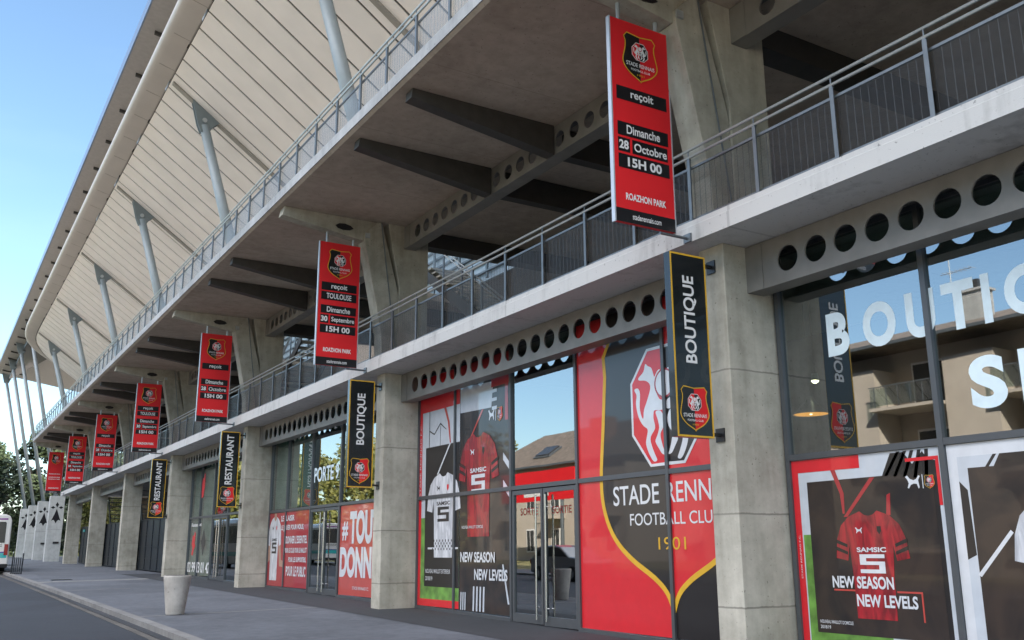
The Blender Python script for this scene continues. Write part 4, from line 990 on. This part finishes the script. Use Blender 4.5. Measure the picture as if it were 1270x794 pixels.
# ------------------------------------------------------------------ gates in the far bays
for k, l in ((6, 'dark steel gate in the bay left of the farther RESTAURANT sign'), (7, 'dark steel gate in the middle one of the gated bays'), (8, 'dark steel gate with a small blue notice in the farthest bay')):
    ya, yb = PY[k]+.24, PY[k+1]-.24; ym = (ya+yb)/2; g = gz(ym)
    t = thing('steel_gate', l, 'gate', (.7, ym, g), 'dark gates between the far pillars')
    n = 7; w = (yb-ya)/n
    for q in range(n):
        a = ya+q*w+.02; b = ya+(q+1)*w-.02; gg = gz((a+b)/2)
        lf = MB().box((1.030, a, gg+.06), (1.050, b, gg+2.55)).build('leaf', M['gate'], t)
        mb = MB().box((1.000, a, gg+.05), (1.080, a+.05, gg+2.6)).box((1.000, b-.05, gg+.05), (1.080, b, gg+2.6)).box((1.000, a+.05, gg+2.55), (1.080, b-.05, gg+2.6)).box((1.000, a+.05, gg+.05), (1.080, b-.05, gg+.1))
        for s in range(3): mb.box((1.005, a+.05, gg+.6+.6*s), (1.029, b-.05, gg+.63+.6*s))
        mb.build('leaf_frame', M['gate'], lf)
    if k == 8: MB().box((0.950, yb-1.9, g+2.25), (0.995, yb-1.2, g+2.42)).build('notice', M['bus_teal'], t)
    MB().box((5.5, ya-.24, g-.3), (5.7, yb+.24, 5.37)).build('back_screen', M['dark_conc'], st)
    # stair under the stand behind each gate
    t2 = thing('staircase', ['steel stair behind the first dark gate', 'steel stair behind the middle dark gate', 'steel stair behind the farthest dark gate'][k-6], 'staircase', (2.5, ym, g), 'stairs behind the gates')
    mb = MB()
    for q in range(16): mb.box((2.2, ym-2.4+q*.28, g+.2+q*.29), (3.6, ym-2.4+q*.28+.3, g+.25+q*.29))
    mb.build('tread', M['galv'], t2)
    MB().prism([(ym-2.5, g), (ym-2.2, g), (ym+2.3, g+4.6), (ym+2.0, g+4.7)], 0, 2.14, 2.195).build('stringer', M['gate'], t2)

# drain cover set in the pavement
g = gz(43.4)-.055
t = thing('drain_cover', 'dark rectangular drain cover set in the pavement ahead of the planter', 'drain cover', (-3.9, 43.4, g))
MB().box((-4.3, 43.0, g-.05), (-3.5, 43.8, g+.008)).build('surround', M['gate'], t)
mb = MB()
for k in range(7): mb.box((-4.25, 43.06+k*.1, g+.009), (-3.55, 43.12+k*.1, g+.02))
mb.build('grating', M['beam_dark'], t)
# ------------------------------------------------------------------ concrete planter
g = gz(21.9)-.052
t = thing('concrete_planter', 'pale round tapered concrete planter pot on the pavement near the kerb', 'planter', (-4.10, 21.9, g))
MB().lathe([(.186, 0), (.192, .02), (.228, .30), (.282, .74), (.288, .79), (.282, .812), (.248, .812), (.235, .76), (.23, .72)], (-4.10, 21.9, g), 40).build('pot', M['planter'], t, smooth=False)
for o in t.children:
    for p in o.data.polygons: p.use_smooth = len(p.vertices) == 4
MB().lathe([(.246, .70), (.246, .815), (.10, .82), (.02, .822)], (-4.10, 21.9, g), 24).build('soil', M['rubber'], t)

# ------------------------------------------------------------------ crowd barrier by the kerb
g = gz(53)-.065
t = thing('metal_barrier', 'short black metal barrier with bright post tops by the kerb behind the bus', 'barrier', (-4.85, 53, g))
for x, y in ((-5.04, 53.4), (-4.66, 52.6)):
    p = MB().tube((x, y, g), (x+.02, y, g+.98), .032, n=10).build('post', M['gate'], t)
    MB().tube((x+.02, y, g+.985), (x+.02, y, g+1.06), .034, .02, n=10).build('post_cap', M['galv_l'], p)
for k in range(4):
    a = (k+1)/5; x = -5.04+.38*a; y = 53.4-.8*a
    MB().tube((x, y, g), (x+.01, y, g+.80), .022, n=8).build('bar', M['gate'], t)
MB().tube((-5.04, 53.4, g+.05), (-4.66, 52.6, g+.05), .03, n=8).build('base_rail', M['gate'], t)

# ------------------------------------------------------------------ bus
def bus(x1, y, label):
    """rear end at y, right side at x1, driving away along +Y"""
    g = gz(y)-.2; x0 = x1-2.5; L = 11.5
    t = thing('city_bus', label, 'bus', ((x0+x1)/2, y, g), None)
    MB().prism([(x0, g+.38), (x0, g+2.75), (x0+.10, g+2.98), (x0+.30, g+3.06), (x1-.30, g+3.06), (x1-.10, g+2.98), (x1, g+2.75), (x1, g+.38)], 1, y, y+L).build('body', M['bus_w'], t, bevel=.06)
    f = Frame((x0, y, g), (1, 0, 0), (0, 0, 1))
    decal(f, [(.25, 1.62), (2.25, 1.62), (2.25, 2.62), (2.2, 2.68), (.3, 2.68), (.25, 2.62)], .014, M['shutter'], 'rear_window', t, .012)
    decal(f, rect(.1, .86, 2.4, 1.10+.0), .006, M['bus_teal'], 'teal_stripe', t, .004)
    decal(f, rect(.1, 1.105, 2.4, 1.17), .006, M['bus_blue'], 'blue_stripe', t, .004)
    decal(f, rect(.2, 2.78, 2.3, 2.86), .006, M['bus_purple'], 'top_stripe', t, .004)
    decals(f, [rect(.5, 1.42, 2.15, 1.445), rect(.5, 1.50, 2.15, 1.525)], .006, M['shutter'], 'vent_lines', t, .004)
    for s in (0, 1):
        MB().box((x0+.06 if s == 0 else x1-.24, y-.03, g+1.0), (x0+.24 if s == 0 else x1-.06, y-.012, g+1.55)).build('tail_light', M['tail'], t)
    MB().box((x0+.02, y-.08, g+.36), (x1-.02, y+.05, g+.56)).build('bumper', M['rubber'], t, bevel=.03)
    for xs_, nm in ((x0-.012, 0), (x1+.002, 1)):
        MB().box((xs_, y+.5, g+1.6), (xs_+.01, y+L-.3, g+2.6)).build('side_window', M['shutter'], t)
        MB().box((xs_, y+.1, g+.86), (xs_+.01, y+L-.1, g+1.1)).build('side_stripe', M['bus_teal'], t)
        for yy in (y+2.6, y+8.6):
            MB().tube((xs_-.02 if nm == 0 else xs_-.2, yy, g+.48), (xs_+.2 if nm == 0 else xs_+.03, yy, g+.48), .48, n=24).build('wheel', M['rubber'], t)
    return t
bus(-5.02, 56.5, 'white city bus with teal stripe seen from behind at the left edge')
bus(-14.6, 69.0, 'white and teal bus across the street reflected in the PORTE 9 doors')

def hatchback(x, y, label, mat, sg=1):
    g = gz(y)-.2
    t = thing('parked_car', label, 'car', (x, y, g))
    prof = [(-2.0, .32), (-2.02, .75), (-1.9, .92), (-1.0, 1.0), (-.35, 1.42), (.2, 1.50), (1.3, 1.46), (1.85, 1.02), (2.02, .9), (2.03, .34)]
    MB().prism([(y+sg*a, g+b) for a, b in prof], 0, x-.85, x+.85).build('body', M[mat], t, bevel=.07)
    for s in (-1, 1):
        xx = x+s*.856
        MB().prism([(y+sg*a, g+b) for a, b in [(-.85, 1.02), (-.32, 1.36), (.2, 1.43), (1.2, 1.39), (1.6, 1.04)]], 0, xx-.004, xx+.004).build('side_window', M['shutter'], t)
        for yy in (-1.3, 1.3):
            w = MB().tube((xx-.1, y+sg*yy, g+.31), (xx+.1, y+sg*yy, g+.31), .31, n=22).build('wheel', M['rubber'], t)
            MB().tube((xx-.105, y+sg*yy, g+.31), (xx+.105, y+sg*yy, g+.31), .19, n=12).build('rim', M['inox'], w)
        MB().box((x+s*.75-.1, y+sg*2.035-.01, g+.72), (x+s*.75+.1, y+sg*2.035+.01, g+.9)).build('headlight' if sg > 0 else 'tail_light', M['tail'], t)
    return t
hatchback(-13.6, 35.0, 'grey hatchback parked across the street reflected in the SORTIE doors', 'car_p')
hatchback(-14.2, 22.6, 'grey hatchback parked across the street reflected in the nearest poster', 'car_p')
# van beyond the bus
g = gz(76)-.1
t = thing('parked_van', 'pale van partly hidden behind the bus in front of the far piers', 'van', (-4.6, 76, g))
MB().prism([(74, g+.35), (74, g+1.95), (74.2, g+2.05), (77.3, g+2.05), (78.2, g+1.3), (79.0, g+1.1), (79.05, g+.35)], 0, -5.9, -3.95).build('body', M['bus_w'], t, bevel=.06)
MB().box((-5.7, 73.985, g+1.2), (-4.15, 73.998, g+1.8)).build('rear_window', M['shutter'], t)
for x in (-5.88, -3.98):
    for yy in (74.9, 78.0): MB().tube((x-.1, yy, g+.33), (x+.1, yy, g+.33), .33, n=20).build('wheel', M['rubber'], t)
MB().box((-5.75, 73.97, g+.7), (-5.6, 73.996, g+1.05)).box((-4.25, 73.97, g+.7), (-4.1, 73.996, g+1.05)).build('tail_light', M['tail'], t)

# ------------------------------------------------------------------ trees
def tree(x, y, h, cr, label, mat='leaf', n=2600, ls=.34, seed=1):
    rd = random.Random(seed); g = gz(y)-.3
    t = thing('tree', label, 'tree', (x, y, g), 'trees around the stadium')
    mb = MB(); mb.tube((x, y, g), (x+.1, y, g+h*.35), h*.022, h*.016, 10)
    cl = []
    for k in range(9):
        a = k*2.4+rd.random(); el = .5+.5*rd.random(); L = cr*(.5+.5*rd.random())
        e = Vector((x+math.cos(a)*L*.8, y+math.sin(a)*L*.8, g+h*(.45+.45*rd.random())))
        mb.tube((x+.1, y, g+h*(.25+.15*rd.random())), e, h*.010, h*.003, 7); cl.append(e)
    mb.build('trunk', M['bark'], t)
    blobs = []
    for k in range(40):
        a = rd.random()*6.283; q = rd.random()**.5; zz = rd.random()
        wr = cr*(1-.75*abs(zz-.4)**1.5*1.6)
        blobs.append((Vector((x+math.cos(a)*q*wr*.8, y+math.sin(a)*q*wr*.8, g+h*(.10+.82*zz))), cr*(.22+.2*rd.random())))
    lf = MB()
    for k in range(n):
        c, rr_ = blobs[rd.randrange(len(blobs))]
        d = Vector((rd.gauss(0, 1), rd.gauss(0, 1), rd.gauss(0, .8))); d.normalize(); p = c+d*rr_*(.55+.5*rd.random())
        u = Vector((rd.gauss(0, 1), rd.gauss(0, 1), rd.gauss(0, .6))).normalized(); w = u.orthogonal().normalized()*ls*(.6+.6*rd.random()); u = u*ls*(.7+.7*rd.random())
        lf.add([p-u*.5, p+w*.4, p+u*.5, p-w*.4], [(0, 1, 2, 3)])
    lf.build('crown', M[mat], t, fixn=False); return t
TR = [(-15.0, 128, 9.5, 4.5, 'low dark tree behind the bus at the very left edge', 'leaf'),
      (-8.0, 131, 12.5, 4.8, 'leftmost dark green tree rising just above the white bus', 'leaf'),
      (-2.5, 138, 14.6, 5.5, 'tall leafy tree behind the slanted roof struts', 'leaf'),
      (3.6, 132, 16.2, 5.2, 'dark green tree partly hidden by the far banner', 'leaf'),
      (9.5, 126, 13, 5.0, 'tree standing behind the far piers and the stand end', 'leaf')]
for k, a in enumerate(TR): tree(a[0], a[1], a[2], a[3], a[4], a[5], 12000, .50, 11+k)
TR2 = [(-25, 124, 13, 6, 'broad sunlit tree across the street reflected right of the RESTAURANT sign'), (-25, 142, 14, 6, 'broad sunlit tree across the street behind the first reflected broad tree'), (-33, 96, 12.5, 5, 'sunlit tree across the street reflected left in the PORTE 9 glass'), (-34, 108, 14.0, 5.5, 'sunlit tree across the street reflected above the PORTE 9 lettering'),
       (-33, 122, 14, 5.5, 'sunlit tree across the street reflected in the restaurant glass'), (-35, 84, 11, 4.5, 'sunlit bushy tree across the street beyond the hipped house'), (-31, 75, 12, 5, 'sunlit tree across the street just past the hipped house'), (-36, 150, 14, 6, 'sunlit tall tree across the street far behind the bus'), (-30, 140, 13, 5, 'sunlit tree at the far end of the opposite side')]
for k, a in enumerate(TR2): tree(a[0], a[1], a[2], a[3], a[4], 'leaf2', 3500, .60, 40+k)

def hedge(x0, x1, y, h, label):
    rd = random.Random(5); t = thing('hedge', label, 'hedge', ((x0+x1)/2, y, .2)); lf = MB()
    for k in range(5200):
        p = Vector((x0+(x1-x0)*rd.random(), y+rd.gauss(0, .7), .2+h*rd.random()**.8*(.85+.15*math.sin(k))))
        u = Vector((rd.gauss(0, 1), rd.gauss(0, 1), rd.gauss(0, .6))).normalized(); w = u.orthogonal().normalized()*.3; u = u*.42
        lf.add([p-u*.5, p+w*.5, p+u*.5, p-w*.5], [(0, 1, 2, 3)])
    lf.build('foliage', M['leaf'], t, fixn=False)
    MB().box((x0, y-.35, -.2), (x1, y+.35, h*.8)).build('inner_branches', M['leaf'], t)
hedge(-30, 14, 148, 4.2, 'low dark hedge closing the view behind the bus and piers')
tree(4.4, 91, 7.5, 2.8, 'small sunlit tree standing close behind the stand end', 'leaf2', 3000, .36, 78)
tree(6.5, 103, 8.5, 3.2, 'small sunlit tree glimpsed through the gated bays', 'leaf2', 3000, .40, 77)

# ------------------------------------------------------------------ houses across the street (seen in the glass)
def house(name_label, x, y0, y1, ze, hip, depth=9, chim=()):
    g = gz((y0+y1)/2)-.3
    t = thing('house', name_label, 'house', (x, (y0+y1)/2, g), 'houses across the street')
    MB().box((x-depth, y0, g-.5), (x, y1, ze)).build('wall', M['render'], t)
    ov = .45; r0, r1 = (y0+3.5, y1-3.5) if hip else (y0-ov, y1+ov)
    zr = ze+(3.2 if hip else 1.5)
    A = [(x+ov, y0-ov, ze), (x+ov, y1+ov, ze), (x-depth-ov, y1+ov, ze), (x-depth-ov, y0-ov, ze), (x-depth/2, r0, zr), (x-depth/2, r1, zr)]
    rf = MB().add(A, [(0, 1, 5, 4), (1, 2, 5), (2, 3, 4, 5), (3, 0, 4), (0, 3, 2, 1)]).build('roof', M['tile'], t)
    MB().box((x+ov-.02, y0-ov, ze-.12), (x+ov+.10, y1+ov, ze+.02)).build('gutter_pipe', M['galv'], rf)
    for yc in chim:
        c = MB().box((x-2.2, yc-.4, ze+.3), (x-1.5, yc+.4, ze+2.5)).build('chimney', M['render'], rf)
        MB().box((x-2.0, yc-.2, ze+2.5), (x-1.7, yc+.2, ze+2.95)).build('chimney_pot', M['brick'], rf)
    nw = int((y1-y0)/3.2)
    for fl in range(max(1, int((ze-g-1)/3.1))):
        for k in range(nw):
            yc = y0+(k+.5)*(y1-y0)/nw; zb = g+1.0+fl*3.1
            w = MB().box((x+.003, yc-.6, zb), (x+.06, yc+.6, zb+1.7)).build('window', M['white'], t)
            MB().box((x+.062, yc-.5, zb+.1), (x+.07, yc-.04, zb+1.6)).box((x+.062, yc+.04, zb+.1), (x+.07, yc+.5, zb+1.6)).build('pane', M['shutter'], w)
            if k % 2 == 0 and fl > 0:
                b = MB().box((x+.003, yc-1.2, zb-.75), (x+1.2, yc+1.2, zb-.6)).build('balcony', M['render'], t)
                mb = MB().tube((x+1.15, yc-1.15, zb+.3), (x+1.15, yc+1.15, zb+.3), .03, n=6)
                for q in range(12): mb.tube((x+1.15, yc-1.15+q*.209, zb-.6), (x+1.15, yc-1.15+q*.209, zb+.3), .015, n=5)
                mb.build('balcony_rail', M['galv'], b)
    return t
def flats():
    x, y0, y1, ze = -26, 12, 40, 10.2; g = gz(26)-.3
    t = thing('apartment_house', 'cream apartment house with recessed balconies reflected in the nearest shop glass', 'house', (x, 26, g), 'houses across the street')
    MB().box((x-9, y0, g-.5), (x-1.6, y1, ze)).build('wall', M['render'], t)
    wings = [(12, 14.6), (17.0, 19.6), (22.2, 24.6), (28.1, 31.2), (33.6, 36.2), (38.4, 40)]
    for a, b in wings:
        w = MB().box((x-1.6, a, g-.5), (x, b, ze-.9)).build('projecting_bay', M['render'], t)
        for zb in (1.0, 4.1):
            if b-a > 2.5: MB().box((x+.002, a+.9, zb), (x+.05, a+1.7, zb+1.5)).build('small_window', M['shutter'], w)
    gaps = [(14.6, 17.0), (19.6, 22.2), (24.6, 28.1), (31.2, 33.6), (36.2, 38.4)]
    for a, b in gaps:
        for zb in (1.2, 4.3, 7.4):
            w = MB().box((x-1.597, a+.3, zb+.1), (x-1.54, b-.9, zb+2.2)).build('window', M['white'], t)
            MB().box((x-1.537, a+.38, zb+.2), (x-1.53, (a+b-.6)/2-.04, zb+2.1)).box((x-1.537, (a+b-.6)/2+.04, zb+.2), (x-1.53, b-.98, zb+2.1)).build('pane', M['shutter'], w)
            bl_ = MB().box((x-1.595, a+.02, zb-.14), (x+.55, b-.02, zb)).build('balcony', M['render'], t)
            mb = MB().box((x+.50, a+.06, zb+.95), (x+.54, b-.06, zb+1.0))
            q = a+.06
            while q < b-.1: mb.box((x+.505, q, zb), (x+.535, q+.035, zb+.95)); q += .62
            mb.build('balcony_rail', M['galv'], bl_)
            MB().box((x+.515, a+.1, zb+.08), (x+.525, b-.1, zb+.92)).build('balcony_glass', M['glass_clear'], bl_)
    rf = MB().prism([(x+.75, ze), (x+.75, ze+.1), (x-4.5, ze+1.7), (x-9.7, ze+.1), (x-9.7, ze)], 1, y0-.6, y1+.6).build('roof', M['tile'], t)
    MB().box((x+.752, y0-.6, ze-.06), (x+.88, y1+.6, ze+.08)).build('gutter_pipe', M['galv'], rf)
    for yc in (16.0, 19.9, 24.0, 33.5):
        c = MB().box((x-2.6, yc-.55, ze+.5), (x-1.9, yc+.55, ze+2.2)).build('chimney', M['pier'], rf)
        MB().box((x-2.7, yc-.65, ze+2.2), (x-1.8, yc+.65, ze+2.3)).build('chimney_cap', M['pier'], rf)
        MB().box((x-2.45, yc-.25, ze+2.302), (x-2.05, yc+.25, ze+2.75)).build('chimney_pot', M['shutter'], rf)
    an = MB().tube((x-3, 25.6, ze+1.1), (x-3, 25.6, ze+4.6), .025, n=6)
    for z, L in ((4.5, 1.5), (3.6, 1.1)):
        an.tube((x-3, 25.6-L, ze+z), (x-3, 25.6+.5, ze+z), .02, n=6)
        for q in range(7): an.tube((x-3.3, 25.6-L+q*.22, ze+z), (x-2.7, 25.6-L+q*.22, ze+z), .012, n=5)
    an.build('aerial', M['galv_l'], rf)
    return t
flats()
hh = house('hipped roof house across the street reflected above the SORTIE doors', -28.5, 50, 70, 7.4, True)
MB().box((-31.2, 54.2, 7.8), (-30.2, 56.2, 10.6)).build('chimney', M['brick'], hh)
MB().prism([(-30.2, 8.95), (-29.2, 8.24), (-29.14, 8.36), (-30.14, 9.07)], 1, 60.2, 62.0).build('roof_window', M['shutter'], hh)
MB().prism([(-30.3, 8.9), (-29.1, 8.1), (-29.06, 8.2), (-30.26, 9.0)], 1, 60.0, 62.2).build('roof_window_frame', M['galv'], hh)
house('cream house far down the opposite side of the street', -30, -14, 9, 8.5, False, chim=(0,))
t = thing('billboard', 'red advertising board across the street reflected above the SORTIE doors', 'billboard', (-24, 54, gz(54)))
MB().box((-24.1, 49.5, 4.4), (-24, 58.5, 6.4)).build('board', M['red'], t)
MB().tube((-24.05, 51, -.2), (-24.05, 51, 4.4), .12).build('post', M['galv'], t); MB().tube((-24.05, 57, -.2), (-24.05, 57, 4.4), .12).build('post', M['galv'], t)
MB().box((-23.998, 52.5, 4.7), (-23.985, 55.5, 5.3)).build('white_panel', M['white'], t)
